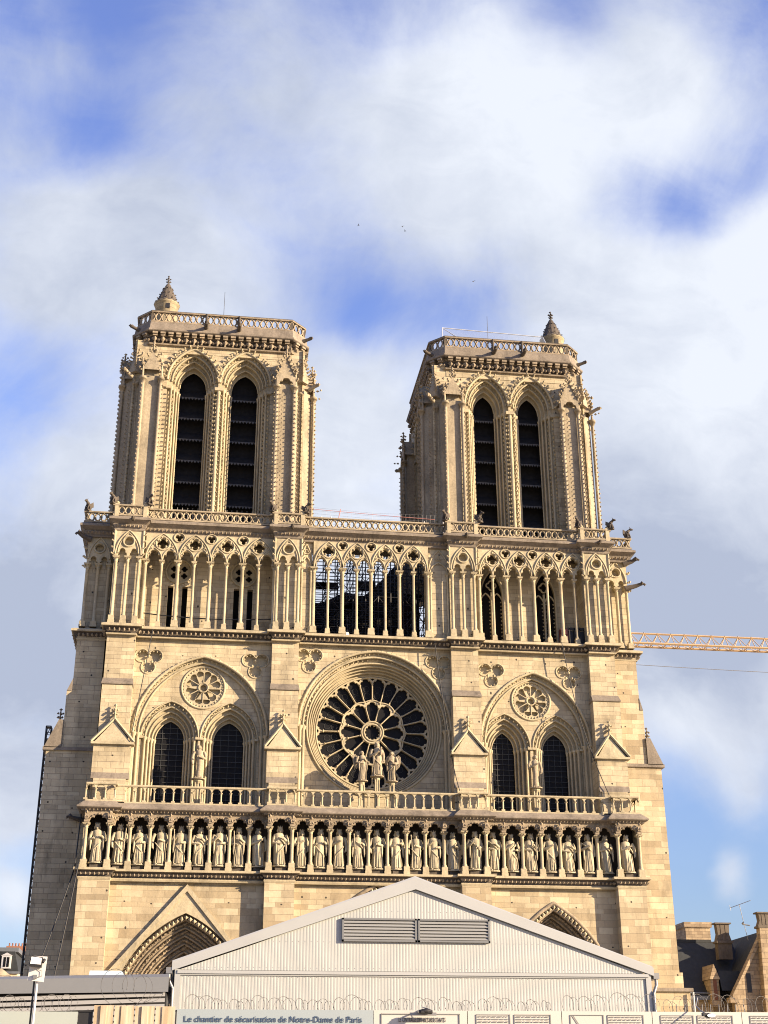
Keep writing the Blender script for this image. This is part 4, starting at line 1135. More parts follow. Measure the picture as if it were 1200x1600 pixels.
    mm = MB(); moulding(mm, oct_w, [(.0, z(63.68)), (.40, z(63.70)), (.5, z(63.78))], True); obj('soffit', mm, MDARK, corn)  # underside shade painted in, on top of the weathering
    mm = MB(); P = oct_w + [oct_w[0]]
    for a, b in zip(P, P[1:]):
        dx, dy = b[0]-a[0], b[1]-a[1]; l = math.hypot(dx, dy); ux, uy = dx/l, dy/l; nx, ny = uy, -ux
        k = max(1, int(l/.68)); c_ = l/k
        for j in range(k):
            s_ = (j+.5)*c_
            def bx(w0, w1, o0, o1, z0, z1):
                vs = []
                for zz in (z0, z1):
                    for (w, o) in ((w0, o0), (w1, o0), (w1, o1), (w0, o1)): vs.append((a[0]+ux*(s_+w)+nx*o, a[1]+uy*(s_+w)+ny*o, zz))
                mm.add(vs, [(0,1,2,3), (4,7,6,5), (0,4,5,1), (1,5,6,2), (2,6,7,3), (3,7,4,0)])
            bx(-.22, .22, 0, .52, z(63.52), z(63.70)); bx(-.20, .20, 0, .40, z(63.36), z(63.50)); bx(-.08, .08, 0, .2, z(62.75), z(63.36))
            X, Y = a[0]+ux*s_+nx*.22, a[1]+uy*s_+ny*.22
            mm.gem(X, Y, z(63.12), .26); mm.gem(X+nx*.14, Y+ny*.14, z(62.95), .19); mm.gem(X+ux*.34, Y+uy*.34, z(62.98), .16)
    obj('corbel', mm, MGRIME, corn)
    mm = MB(); railing(mm, oct_w, .10, z(64.84), z(65.97), .52, True); par = obj('parapet', mm, MGRIME, body)
    mm = MB()
    for (x, y) in oct_w: mm.box(x-.14, x+.14, y-.14, y+.14, z(64.85), z(66.0))
    moulding(mm, oct_w, [(-.1, z(65.93)), (.22, z(65.93)), (.22, z(66.03)), (-.1, z(66.03)), (-.1, z(65.93))], True)
    obj('coping', mm, MDARK, par)
    for sg in (-.28, .30):
        mm = MB(); x = cx + sg*hb*1.4*.5; y = cy-HT
        mm.tube([(x, y-.2, z(64.5)), (x+.02, y-1.0, z(64.35)), (x+.02, y-1.3, z(64.45))], [.24, .17, .2], 6); mm.gem(x+.02, y-1.35, z(64.5), .2); mm.tube([(x, y-.3, z(64.7)), (x, y-.3, z(65.9))], .13, 5)
        obj('gargoyle', mm, MDARK, body)
    for (sx) in (-1, 1):
        mm = MB(); x = cx+sx*(HT+.1); y = cy-HT+ch*.6
        mm.tube([(x-sx*.3, y, z(64.3)), (x+sx*.35, y-.2, z(64.5)), (x+sx*.6, y-.3, z(64.6))], [.2, .14, .17], 6); mm.gem(x+sx*.65, y-.3, z(64.62), .18)
        mm.tube([(x-sx*.5, y+.2, z(62.6)), (x+sx*.15, y, z(62.8))], [.2, .14], 6); mm.gem(x+sx*.2, y, z(62.85), .2)
        obj('gargoyle', mm, MDARK, body)
    # roof deck and stair turret
    mm = MB(); mm.prismz([(cx+x*.96, cy+y*.96) for x, y in oct_], z(64.3), z(64.88)); obj('roof_deck', mm, MZINC, body)
    tx, ty, tz = tur
    mm = MB(); mm.lathe(tx, ty, [(1.02, z(64.8)), (1.02, tz-2.9), (1.15, tz-2.85), (1.18, tz-2.7)], 16, True)
    tu = obj('stair_turret', mm, MWALL, body)
    mm = MB(); mm.lathe(tx, ty, [(1.2, tz-2.72), (1.0, tz-2.5), (.62, tz-1.5), (.22, tz-.55), (.12, tz-.4)], 14, False)
    for q in range(3):
        for k in range(12):
            a_ = 2*PI*k/12+.26*q; r_ = 1.0-.27*q; mm.gem(tx+r_*cos(a_), ty+r_*sin(a_), tz-2.3+.62*q, .09)
    finial(mm, tx, ty, tz-.45, .9); obj('cone_roof', mm, MDARK, tu)
    mm = MB(); mm.box(tx-.02, tx+.32, ty-1.05, ty-.98, tz-3.6, tz-3.1); obj('slit_window', mm, MBLACK, tu)
    rx = {True: -.4, False: 25.0}[cx < 10]
    mm = MB(); mm.tube([(rx, 10, z(64.9)), (rx, 10, 72.2 if cx < 10 else 71.6)], [.035, .02], 5); obj('lightning_rod', mm, MSCAF, body)
    # thin guard rails at the sill of the lights
    for s in (-1, 1):
        mm = MB(); y = cy+yb+.7
        for j in range(6):
            x = cx+s*wo-wa+.1+(2*wa-.2)*j/5; mm.tube([(x, y, 44.6), (x, y, 47.4 if cx < 10 else 47.0)], .02, 4)
        for zz in (46.2, 46.8, 47.2): mm.tube([(cx+s*wo-wa, y, zz), (cx+s*wo+wa, y, zz)], .014, 4)
        obj('guard_rail', mm, MGALV, body)
    return body
TL = tower(-.45, 8.35, 2.27, 1.16, 0, (-5.6, 7.2, 71.2), False)
TR = tower(25.4, 7.85, 2.05, .96, -.55, (30.55, 7.2, 70.3), True)

# dark choir gable seen through the open gallery
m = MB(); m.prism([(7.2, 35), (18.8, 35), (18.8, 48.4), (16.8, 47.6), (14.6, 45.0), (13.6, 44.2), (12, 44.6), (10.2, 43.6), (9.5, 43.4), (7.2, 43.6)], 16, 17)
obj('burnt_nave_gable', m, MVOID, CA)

# ------------------------------------------------------------------ statues
def statue_mesh(name, seed, crown=True, slim=.84, arms=0, staff=False, wings=False, child=False, nude=False, H=3.0):
    R = random.Random(seed); mb = MB(); n = 28
    lean = R.uniform(-.03, .03); turn = R.uniform(-.3, .3); k1, ph = R.choice((7, 8, 9)), R.uniform(0, 6)
    sway = R.uniform(-.045, .045)
    # (z fraction, half width, half depth, fold)
    prof = [(.055, .165, .125, .10), (.07, .168, .13, .13), (.15, .160, .125, .13), (.28, .148, .118, .12), (.38, .142, .112, .10), (.47, .148, .110, .075), (.55, .140, .102, .05),
            (.62, .130, .094, .03), (.70, .142, .094, .02), (.765, .150, .088, .01), (.80, .128, .075, 0), (.822, .070, .056, 0), (.838, .040, .040, 0), (.852, .037, .040, 0)]
    if nude: prof = [(z_, a*(.62 if z_ < .5 else .8), b*.8, f*.15) for z_, a, b, f in prof]
    rs = []; SL = slim
    for z_, a, b, f in prof:
        a *= SL
        ring_ = []
        cx_ = sway*sin(z_*PI)*1.2 + lean*z_
        for k in range(n):
            t = 2*PI*k/n
            w = 1 + f*sin(k1*t + ph + z_*2.2*turn*6) + f*.5*sin(k1*2.1*t + ph*2)
            ring_.append(((cx_ + a*w*cos(t))*H, b*w*sin(t)*H, z_*H))
        rs.append(ring_)
    mb.rings(rs)
    cx_ = lean*.88
    # head with brow, nose, beard
    hr = []
    for z_, a, b, yo in ((.845, .034, .036, 0), (.862, .047, .055, -.012), (.878, .052, .060, -.012), (.895, .055, .062, -.008), (.915, .055, .061, -.004), (.935, .050, .056, 0), (.952, .034, .040, 0), (.958, .010, .012, 0)):
        hr.append([((cx_ + a*cos(2*PI*k/12))*H, (yo + b*sin(2*PI*k/12))*H, z_*H) for k in range(12)])
    mb.rings(hr)
    mb.tube([(cx_*H, -.058*H, .915*H), (cx_*H, -.078*H, .895*H), (cx_*H, -.062*H, .890*H)], [.007*H, .012*H, .007*H], 5)
    for sg in (-1, 1):
        mb.gem((cx_+sg*.022)*H, -.056*H, .912*H, .010*H); mb.gem((cx_+sg*.054)*H, 0, .90*H, .014*H)
        # long hair to the shoulders
        mb.tube([((cx_+sg*.045)*H, .01*H, .93*H), ((cx_+sg*.062)*H, .015*H, .88*H), ((cx_+sg*.058)*H, .01*H, .835*H)], [.02*H, .024*H, .014*H], 6)
    if not child and not wings and not nude: mb.tube([(cx_*H, -.05*H, .878*H), (cx_*H, -.066*H, .85*H), (cx_*H, -.06*H, .815*H)], [.03*H, .028*H, .008*H], 7)
    if crown:
        mb.lathe(cx_*H, 0, [(.056*H, .935*H), (.060*H, .94*H), (.062*H, .958*H), (.052*H, .958*H)], 12)
        for k in range(7):
            a_ = 2*PI*k/7 - PI/2; mb.gem(cx_*H+.057*H*cos(a_), .057*H*sin(a_), .972*H, .014*H, 1, 1, 1.8)
    # feet
    for sg in (-1, 1): mb.tube([(sg*.07*H, .02*H, .035*H), (sg*.075*H, -.12*H, .035*H), (sg*.08*H, -.175*H, .022*H)], [.038*H, .034*H, .018*H], 7)
    # arms: shoulder, elbow, wrist, hand
    sh = .145
    poses = [((-1, .10, -.14, .60), (1, .08, -.15, .66)), ((-1, .02, -.13, .55), (1, .02, -.15, .70)), ((-1, .13, -.05, .42), (1, -.02, -.15, .62)), ((-1, -.03, -.16, .68), (1, .14, -.06, .43)), ((-1, .04, -.15, .72), (1, .05, -.14, .56))]
    P_ = poses[arms % len(poses)]
    for sg, hx, hy, hz in P_:
        e = (sg*.185, -.02 if hz > .5 else .0, .575)
        s0 = (sg*.125, 0, .775); wr = (sg*(hx if hz > .5 else .17), hy, hz)
        pts = [s0, ((s0[0]+e[0])/2 + sg*.012, -.005, .68), e, ((e[0]+wr[0])/2, (e[1]+wr[1])/2-.015, (e[2]+wr[2])/2), wr]
        mb.tube([(p[0]*H, p[1]*H, p[2]*H) for p in pts], [.042*H, .043*H, .040*H, .034*H, .024*H], 8)
        hd = Vector(wr)*H
        for q in range(4): mb.tube([tuple(hd), tuple(hd + Vector(((-sg*.03), -.012, .012-.012*q))*H)], [.011*H, .007*H], 5)
        mb.tube([tuple(hd), tuple(hd + Vector((0, -.014, .03))*H)], [.010*H, .006*H], 5)
        if hz > .5 and not nude:       # hanging sleeve / mantle edge
            mx_ = (e[0]*.6+wr[0]*.4); mb.tube([(mx_*H, -.07*H, .60*H), (mx_*1.03*H, -.095*H, .50*H), (mx_*1.05*H, -.10*H, .40*H), (mx_*1.05*H, -.10*H, .31*H)], [.028*H, .027*H, .022*H, .006*H], 6)
    if not nude:   # mantle: one diagonal fold and a few vertical ones, different on every figure
        sg = R.choice((-1, 1)); sty = R.randrange(3)
        if sty < 2: mb.tube([(-sg*.11*H, -.04*H, .75*H), (-sg*.04*H, -.10*H, .68*H), (sg*.05*H, -.11*H, .60*H), (sg*.12*H, -.06*H, .52*H)], [.014*H, .02*H, .021*H, .016*H], 6)
        if sty > 0: mb.tube([(sg*.12*H, -.06*H, .56*H), (sg*.03*H, -.115*H, .44*H), (-sg*.07*H, -.11*H, .34*H), (-sg*.13*H, -.04*H, .26*H)], [.012*H, .018*H, .018*H, .008*H], 6)
        for q in range(4):
            x = (-.085 + .055*q + R.uniform(-.015, .015)); mb.tube([(x*.8*H, -.100*H, R.uniform(.36, .5)*H), (x*H, -.118*H, .25*H), (x*1.1*H, -.122*H, .06*H)], [.005*H, .013*H, .015*H], 5)
    if staff: sgn = R.choice((-1, 1)); mb.tube([(sgn*.10*H, -.17*H, .50*H), (sgn*.125*H, -.15*H, .86*H)], .012*H, 5); mb.gem(sgn*.127*H, -.15*H, .875*H, .022*H)
    if wings:
        for sg in (-1, 1):
            if sg*wings < 0: w_ = .12
            else: w_ = .2
            pts = [(sg*.04, .68), (sg*.14, .80), (sg*w_, .86), (sg*(w_+.06), .80), (sg*(w_+.065), .66), (sg*(w_+.03), .50), (sg*.13, .40), (sg*.08, .52)]
            mb.prism([(x*H, z_*H) for x, z_ in pts], .06*H, .105*H)
            for q in range(5): mb.tube([(sg*(w_-.02+.012*q)*H, .055*H, (.82-.02*q)*H), (sg*(.12+.025*q)*H, .055*H, (.44+.03*q)*H)], .01*H, 4)
    if child:
        bx, bz = .10, .70
        mb.tube([(bx*H, -.12*H, (bz-.10)*H), (bx*H, -.13*H, bz*H), (bx*H, -.125*H, (bz+.06)*H)], [.035*H, .045*H, .03*H], 8)
        mb.lathe(bx*H, -.13*H, [(.01*H, (bz+.06)*H), (.032*H, (bz+.08)*H), (.034*H, (bz+.10)*H), (.012*H, (bz+.125)*H)], 10)
        mb.tube([(bx*H, -.15*H, (bz+.03)*H), ((bx+.05)*H, -.17*H, (bz+.05)*H)], [.014*H, .008*H], 5)
    mb.lathe(0, -.02*H, [(.17*H, 0), (.17*H, .03*H), (.15*H, .035*H)], 14, False, 1.1, 1)
    return mb
# the row of kings
ORD = ['first', 'second', 'third', 'fourth', 'fifth', 'sixth', 'seventh', 'eighth', 'ninth']
BN = ['the far left buttress', 'the buttress left of the rose window', 'the buttress right of the rose window', 'the far right buttress']
SN = ['row above the left doorway', 'row under the rose window', 'row above the right doorway']
ARMS = ['both hands drawn to the waist', 'one hand raised to the chest', 'one arm hanging and one across the belly', 'one hand at the chest and one arm hanging', 'hands held one above the other']
KINGS.sort(key=lambda k: k[0])
for idx, (x, y, kind, i, k) in enumerate(KINGS):
    arm = (idx*7 + idx//3) % 5; st_ = idx % 3 == 1
    if kind == 'B': lab = 'crowned stone king on %s' % BN[i]
    else: lab = '%s crowned stone king from the left, %s' % (ORD[k], SN[i])
    mb = statue_mesh('k', 100+idx, True, .84, arm, st_, H=2.92+.06*sin(idx*2.3))
    t = empty('king_statue', (x, y, 16.94), lab, 'statue', 'stone kings standing in the gallery niches', rz=random.uniform(-.15, .25))
    t.name = 'king_statue'
    bm_ = MB(); bm_.box(-.40, .40, -.34, .45, 0, .30)
    p = bpy.data.objects.new('plinth', mesh('plinth', bm_, MDARK)); p.parent = t; COL.objects.link(p)
    o = bpy.data.objects.new('figure', mesh('figure', mb, MSTAT)); o.parent = t; o.location = (0, 0, .30); COL.objects.link(o)
def free_statue(name, loc, lab, mb, ped, cat='statue', group=None, rz=0, pr=.28):
    t = empty(name, loc, lab, cat, group, rz)
    pm = MB(); pm.lathe(0, 0, [(pr*1.2, 0), (pr*1.2, .12), (pr*.8, .16), (pr*.8, ped-.35), (pr*1.1, ped-.2), (pr*1.25, ped-.15), (pr*1.25, ped)], 8, False)
    for k in range(4): pm.tube([(pr*cos(PI/4+PI/2*k), pr*sin(PI/4+PI/2*k), .1), (pr*cos(PI/4+PI/2*k), pr*sin(PI/4+PI/2*k), ped-.2)], .05, 6)
    p = bpy.data.objects.new('pedestal', mesh('pedestal', pm, MTRIM)); p.parent = t; COL.objects.link(p)
    o = bpy.data.objects.new('figure', mesh('figure', mb, MPIER)); o.parent = t; o.location = (0, 0, ped); COL.objects.link(o)
    return t
free_statue('virgin_statue', (12.95, .95, 21.6), 'tall stone mother with child on a pedestal before the rose window', statue_mesh('v', 5, True, .74, 3, child=True, H=2.75), 2.5, pr=.19)
free_statue('angel_statue', (11.8, 1.0, 21.6), 'winged stone angel left of the mother and child before the rose', statue_mesh('a', 11, False, .72, 1, wings=-1, H=2.45), 2.15, pr=.19, group='angels before the rose window', rz=.3)
free_statue('angel_statue', (14.1, 1.0, 21.6), 'winged stone angel right of the mother and child before the rose', statue_mesh('a2', 12, False, .72, 4, wings=1, H=2.45), 2.15, pr=.19, group='angels before the rose window', rz=-.3)
free_statue('figure_statue', (-.42, 2.1, 21.6), 'slender bare stone figure between the two left lancet windows', statue_mesh('ad', 21, False, .84, 2, nude=True, H=2.75), 2.2, group='bare figures between the lancets')
free_statue('figure_statue', (25.5, 2.1, 21.6), 'slender bare stone figure between the two right lancet windows', statue_mesh('ev', 22, False, .84, 3, nude=True, H=2.75), 2.2, group='bare figures between the lancets')
# chimeras on the gallery parapet
def chimera(seed):
    R = random.Random(seed); m = MB(); q = R.uniform(.85, 1.1)
    m.tube([(0, .28, .1), (0, .25, .35), (0, .1, .62), (0, -.1, .85), (0, -.28, .98)], [.16, .27, .24, .19, .12], 8)
    m.tube([(0, -.2, .95), (0, -.36, 1.06), (0, -.55, 1.0), (0, -.66, .96)], [.13, .17, .12, .05], 8)
    for sg in (-1, 1):
        m.tube([(sg*.14, -.05, .72), (sg*.2, -.18, .4), (sg*.17, -.3, .05)], [.10, .08, .06], 6)
        m.tube([(sg*.18, .2, .35), (sg*.27, -.02, .42), (sg*.24, .02, .05)], [.15, .12, .07], 6)
        m.tube([(sg*.07, -.34, 1.18), (sg*.1, -.25, 1.36)], [.04, .01], 5)
        m.add([(sg*.12, .1, .75), (sg*.3, .5, 1.05*q), (sg*.34, .55, .5), (sg*.2, .3, .35), (sg*.08, .12, .72), (sg*.24, .54, 1.0*q), (sg*.27, .58, .5), (sg*.14, .34, .35)],
              [(0,1,2,3), (4,7,6,5), (0,4,5,1), (1,5,6,2), (2,6,7,3), (3,7,4,0)])
        m.gem(sg*.09, -.48, 1.08, .035)
    m.box(-.26, .26, -.32, .38, -.08, .06)
    return m
CH = [(-10.45, 2.8, 'on the far left end of the parapet', .6), (-8.35, 1.1, 'above the left edge of the far left buttress', .7), (-5.45, 1.1, 'above the right edge of the far left buttress', -.5),
      (4.4, 1.1, 'at the left foot of the gap side pier, left tower', .6), (7.2, 1.1, 'at the left end of the open parapet between the towers', -.9), (18.7, 1.1, 'at the right end of the open parapet between the towers', .7),
      (21.6, 1.1, 'at the left foot of the right tower lights', -.7), (30.0, 1.1, 'at the right foot of the right tower lights', .7), (32.85, 1.1, 'above the right edge of the far right buttress', -.9), (34.85, 2.8, 'on the far right end of the parapet', -1.2)]
for k, (x, y, w, rz) in enumerate(CH):
    o = obj('chimera_statue', chimera(k), MDARK, None, (x, y, 45.68)); o.rotation_euler.z = -rz; s_ = 1.0; o.scale = (.72, .72, .72)
    tag(o, 'horned crouching stone beast ' + w, 'chimera', 'stone beasts perched on the gallery parapet')

# ------------------------------------------------------------------ cables
def cable(name, pts, lab, r=.035, mat=MBLACK):
    P = []
    for a, b, sag in pts:
        for k in range(13):
            t = k/12; P.append(tuple(p+(q-p)*t - (sag*4*t*(1-t) if j == 2 else 0) for j, (p, q) in enumerate(zip(a, b))))
    m = MB(); m.tube(P, r, 5); return tag(obj(name, m, mat), lab, 'cable')
cable('cable', [((-4.5, 1.2, 35.2), (-6.0, 1.5, 23.5), .2)], 'thin black cable hanging in front of the left lancet bay')
cable('cable', [((17.7, 1.6, 35.3), (18.4, 1.3, 29.0), .3), ((18.4, 1.3, 29.0), (19.2, .4, 23.1), .7)], 'thin black cable hanging right of the rose window')
cable('cable', [((28.1, 1.5, 35.6), (29.0, 1.4, 30.0), .2), ((29.0, 1.4, 30.0), (30.8, .4, 23.1), .4)], 'thin black cable hanging in front of the right lancet bay')
cable('cable', [((-8.7, 1.4, 21), (-8.75, .6, 17), 0), ((-8.75, .6, 17), (-10.9, -1.5, 8.5), .3)], 'slack black cable running down left of the statue row', .05)
cable('cable', [((-8.4, -.4, 17.2), (-9.4, -1.5, 8.5), .2)], 'taut black cable dropping beside the far left buttress', .05)
cable('cable', [((-5.7, 2.2, 36.9), (4.7, 2.2, 36.8), .25)], 'black cable strung behind the left gallery columns', .05)

# equipment behind the right gallery columns
t = empty('equipment_cabinet', (29.2, 2.3, 35.66), 'dark red and black site box standing in the right gallery', 'site box')
m = MB(); m.box(28.3, 28.95, 2.35, 2.9, 35.68, 37.1); m.box(28.35, 28.9, 2.3, 2.36, 36.6, 37.0); obj('red_box', m, MRED, t)
m = MB()
for k in range(4):
    x = 29.05+.42*k; m.box(x, x+.08, 2.45, 2.6, 35.68, 37.2); 
m.box(29.0, 30.6, 2.45, 2.6, 37.05, 37.25); m.box(29.0, 30.6, 2.6, 2.7, 35.68, 37.0); obj('black_rack', m, MBLACK, t)

# ------------------------------------------------------------------ scaffolding
def scaffold(name, x0, x1, y0, y1, z0, z1, dx, dy, dz, lab, r=.045, mat=MSCAF, planks=True):
    t = empty(name, ((x0+x1)/2, (y0+y1)/2, z0), lab, 'scaffold')
    m = MB(); nx, ny, nz = max(1, round((x1-x0)/dx)), max(1, round((y1-y0)/dy)), round((z1-z0)/dz)
    X = [x0+(x1-x0)*i/nx for i in range(nx+1)]; Y = [y0+(y1-y0)*i/ny for i in range(ny+1)]
    for x in X:
        for y in Y: m.tube([(x, y, z0), (x, y, z1)], r, 5)
    obj('standards', m, mat, t)
    m = MB()
    for k in range(1, nz+1):
        z = z0+(z1-z0)*k/nz
        for y in Y: m.tube([(x0, y, z), (x1, y, z)], r*.8, 4); m.tube([(x0, y, z-.5*dz), (x1, y, z-.5*dz)], r*.6, 4)
        for x in X: m.tube([(x, y0, z), (x, y1, z)], r*.8, 4)
    obj('ledgers', m, mat, t)
    m = MB()
    for k in range(nz):
        za, zb = z0+(z1-z0)*k/nz, z0+(z1-z0)*(k+1)/nz
        for i in range(nx):
            a, b = (X[i], X[i+1]) if (k+i) % 2 else (X[i+1], X[i]); m.tube([(a, y0, za), (b, y0, zb)], r*.7, 4)
        for i in range(ny):
            a, b = (Y[i], Y[i+1]) if (k+i) % 2 else (Y[i+1], Y[i]); m.tube([(x0, a, za), (x0, b, zb)], r*.7, 4); m.tube([(x1, a, za), (x1, b, zb)], r*.7, 4)
    obj('braces', m, mat, t)
    if planks:
        m = MB()
        for k in range(1, nz+1): z = z0+(z1-z0)*k/nz; m.box(x0, x1, y0+.1, y1-.1, z-.06, z-.02)
        obj('planks', m, simple('scaffold_plank', (.10, .085, .065), .9), t)
    return t
scaffold('scaffold_tower', -13.25, -12.85, 13.4, 14.2, 0, 30.5, .5, .8, 1.1, 'dark steel scaffold tower up the left flank of the cathedral', .05)
scaffold('gallery_scaffold', 7.6, 18.6, 9.5, 14.5, 35.1, 47.2, 1.15, 2.5, 1.35, 'dark scaffold maze seen through the open gallery between the towers', .05, planks=False)
R = random.Random(9); t = empty('debris_netting', (13, 11.6, 35.2), 'torn dark debris netting hung inside the gallery scaffold', 'netting')
for k in range(16):
    m = MB()
    x, z = R.uniform(7.8, 17.5), R.choice((36.5, 38.1, 39.8, 41.4, 43.1)); w, h = R.uniform(.8, 2.4), R.uniform(.15, .9); m.box(x, min(18.6, x+w), 11.6, 11.65, z, z+h); obj('sheet', m, MVOID, t)
t = empty('work_lamp', (11.5, 9.2, 37.6), 'small bright work lamp hanging in the scaffold behind the open gallery', 'lamp')
m = MB(); m.lathe(11.5, 9.2, [(.02, 38.6), (.12, 38.5), (.16, 38.3), (.1, 38.2)], 8); m.tube([(11.5, 9.2, 38.5), (11.5, 9.45, 40)], .02, 4); obj('housing', m, MGALV, t)
em, et, eb_ = newmat('lit_bulb'); eb_.inputs['Emission Color'].default_value = (1, .8, .45, 1); eb_.inputs['Emission Strength'].default_value = 6
m = MB(); m.lathe(11.5, 9.1, [(.02, 38.32), (.1, 38.25), (.1, 38.15), (.02, 38.08)], 8); obj('bulb', m, em, t)

# netting rails between the towers and plastic sheet on the right tower
t = empty('safety_netting', (13, 3.2, 44.64), 'pale safety netting with red tape strung between the towers', 'netting')
m = MB()
for k in range(7):
    z = 45.3+.27*k; m.tube([(7.6, 3.2, z+.25), (13, 3.2, z), (18.2, 3.2, z+.1)], .008, 3)
for k in range(31): x = 7.6+.353*k; m.tube([(x, 3.2, 45.2), (x, 3.2, 47.0)], .005, 3)
obj('mesh_net', m, MGALV, t)
m = MB(); m.tube([(7.6, 3.15, 47.0), (11, 3.15, 46.85), (15, 3.15, 46.7), (18.2, 3.15, 46.6)], .022, 4); m.tube([(9.9, 3.15, 45.6), (10.2, 3.15, 47.1)], .03, 4); obj('red_tape', m, simple('faded_red_tape', (.42, .16, .13), .7), t)
for x in (8.6, 9.4, 17.3, 18.9):
    m = MB(); m.tube([(x, 3.2, 44.6), (x, 3.2, 46.4)], .05, 5); obj('post', m, MWHITE, t)
t = empty('plastic_canopy', (24.8, 5, 65.2), 'clear plastic sheeting on a light frame atop the right tower', 'sheeting')
m = MB(); m.add([(19.5, 4.6, 65.6), (29.3, 4.6, 65.5), (29.2, 5.6, 66.9), (19.7, 5.6, 67.15)], [(0,1,2,3)]); m.add([(19.7, 5.6, 67.15), (29.2, 5.6, 66.9), (29.2, 9, 66.5), (19.7, 9, 66.6)], [(0,1,2,3)])
obj('sheet', m, MFILM, t)
m = MB()
for a, b in (((19.5, 4.6, 65.4), (19.7, 5.6, 67.15)), ((19.7, 5.6, 67.15), (29.2, 5.6, 66.9)), ((19.75, 5.6, 67.1), (20.9, 4.6, 65.6)), ((29.2, 5.6, 66.9), (29.3, 4.6, 65.4)), ((19.7, 5.6, 67.1), (19.7, 5.6, 65))): m.tube([a, b], .045, 5)
obj('frame', m, MPLAST, t)

# ------------------------------------------------------------------ crane
t = empty('tower_crane', (47.5, 60, 0), 'tan-orange lattice tower crane with its jib reaching out past the right tower', 'crane')
m = MB(); y = 60; zb, zt = 55.75, 57.3; x0, x1 = 47.5, 95; n = 26; hwj = .75
for yy in (y-hwj, y+hwj): m.tube([(x0, yy, zb), (x1, yy, zb)], .15, 4, smooth=False)
m.tube([(x0, y, zt), (x1, y, zt)], .13, 4, smooth=False)
for k in range(n):
    a, b = x0+(x1-x0)*k/n, x0+(x1-x0)*(k+1)/n; c = (a+b)/2
    for yy in (y-hwj, y+hwj): m.tube([(a, yy, zb), (c, y, zt)], .055, 4); m.tube([(c, y, zt), (b, yy, zb)], .055, 4)
    m.tube([(a, y-hwj, zb), (b, y+hwj, zb)], .05, 4); m.tube([(a, y-hwj, zb), (a, y+hwj, zb)], .05, 4); m.gem(c, y, zt+.08, .14)
obj('jib', m, MORANGE, t)
m = MB()
for dx in (-.9, .9):
    for dy in (-.9, .9): m.tube([(47.5+dx, 60+dy, 0), (47.5+dx, 60+dy, 55.6)], .12, 4)
for k in range(28):
    z0_, z1_ = k*2.0, min(55.6, k*2.0+2)
    for dy in (-.9, .9): m.tube([(46.6, 60+dy, z0_), (48.4, 60+dy, z1_)], .06, 4)
    for dx in (-.9, .9): m.tube([(47.5+dx, 59.1, z0_), (47.5+dx, 60.9, z1_)], .06, 4)
obj('mast', m, MORANGE, t)
cable('crane_cable', [((47, 61, 53.6), (96, 61, 52.9), .2)], 'thin grey cable stretched across the sky under the crane jib', .04, MGALV)

# ------------------------------------------------------------------ white barn
KB = 55/55.0
t = empty('site_barn', (8.8, -32.7, 0), 'cream corrugated gabled site building in front of the cathedral doors', 'site building')
YB = -42.7; EL, ER, PK = (-.72, 6.5), (18.45, 6.45), (8.8, 9.7)
def roofz(x): return EL[1]+(PK[1]-EL[1])*(x-EL[0])/(PK[0]-EL[0]) if x < PK[0] else ER[1]+(PK[1]-ER[1])*(ER[0]-x)/(ER[0]-PK[0])
m = MB(); n = 176; w = (ER[0]-EL[0])/n
def ribs(m, x0, x1, zlo, zhi, pitch=.125, dep=.0045):
    k = int((x1-x0)/pitch); pts = []
    for j in range(k):
        a = x0+pitch*j; pts += [(a, 0), (a+pitch*.30, 0), (a+pitch*.42, -dep), (a+pitch*.88, -dep)]
    pts.append((x0+pitch*k, 0)); pts.append((x1, 0))
    vs = []; fs = []
    for (x, d) in pts: vs += [(x, YB+d, zlo(x)), (x, YB+d, zhi(x))]
    for j in range(len(pts)-1): fs.append((2*j, 2*j+2, 2*j+3, 2*j+1))
    m.add(vs, fs)
ribs(m, EL[0]+.18, ER[0]-.2, lambda x: 6.40, lambda x: roofz(x)-.15)
ribs(m, EL[0]+.18, ER[0]-.2, lambda x: 0, lambda x: 6.24)
m.box(EL[0]+.1, ER[0]-.1, YB+.04, YB+20, 0, 6.3)
m.prism([(EL[0], 6.3), (ER[0], 6.3), PK], YB+.05, YB+20)
obj('corrugated_wall', m, MCLAD, t)
m = MB()
for k in range(75):
    x = EL[0]+.3+k*.25
    for z in (6.15, 6.5, 4.8, 7.5, 8.7):
        if z < roofz(x)-.2: m.box(x-.008, x+.008, YB-.014, YB-.003, z-.008, z+.008)
o_ = obj('fixing_screws', m, MVENTD, t); o_['kind'] = 'stuff'
m = MB(); m.box(EL[0]+.1, ER[0]-.1, YB-.10, YB, 6.26, 6.38); m.box(EL[0]+.1, ER[0]-.1, YB-.05, YB, 6.20, 6.27); obj('girt', m, MTRIMW, t)
m = MB(); m.box(EL[0], EL[0]+.22, YB-.06, YB+.3, 0, 6.42); m.box(ER[0]-.22, ER[0], YB-.06, YB+.3, 0, 6.42); obj('corner_trim', m, MTRIMW, t)
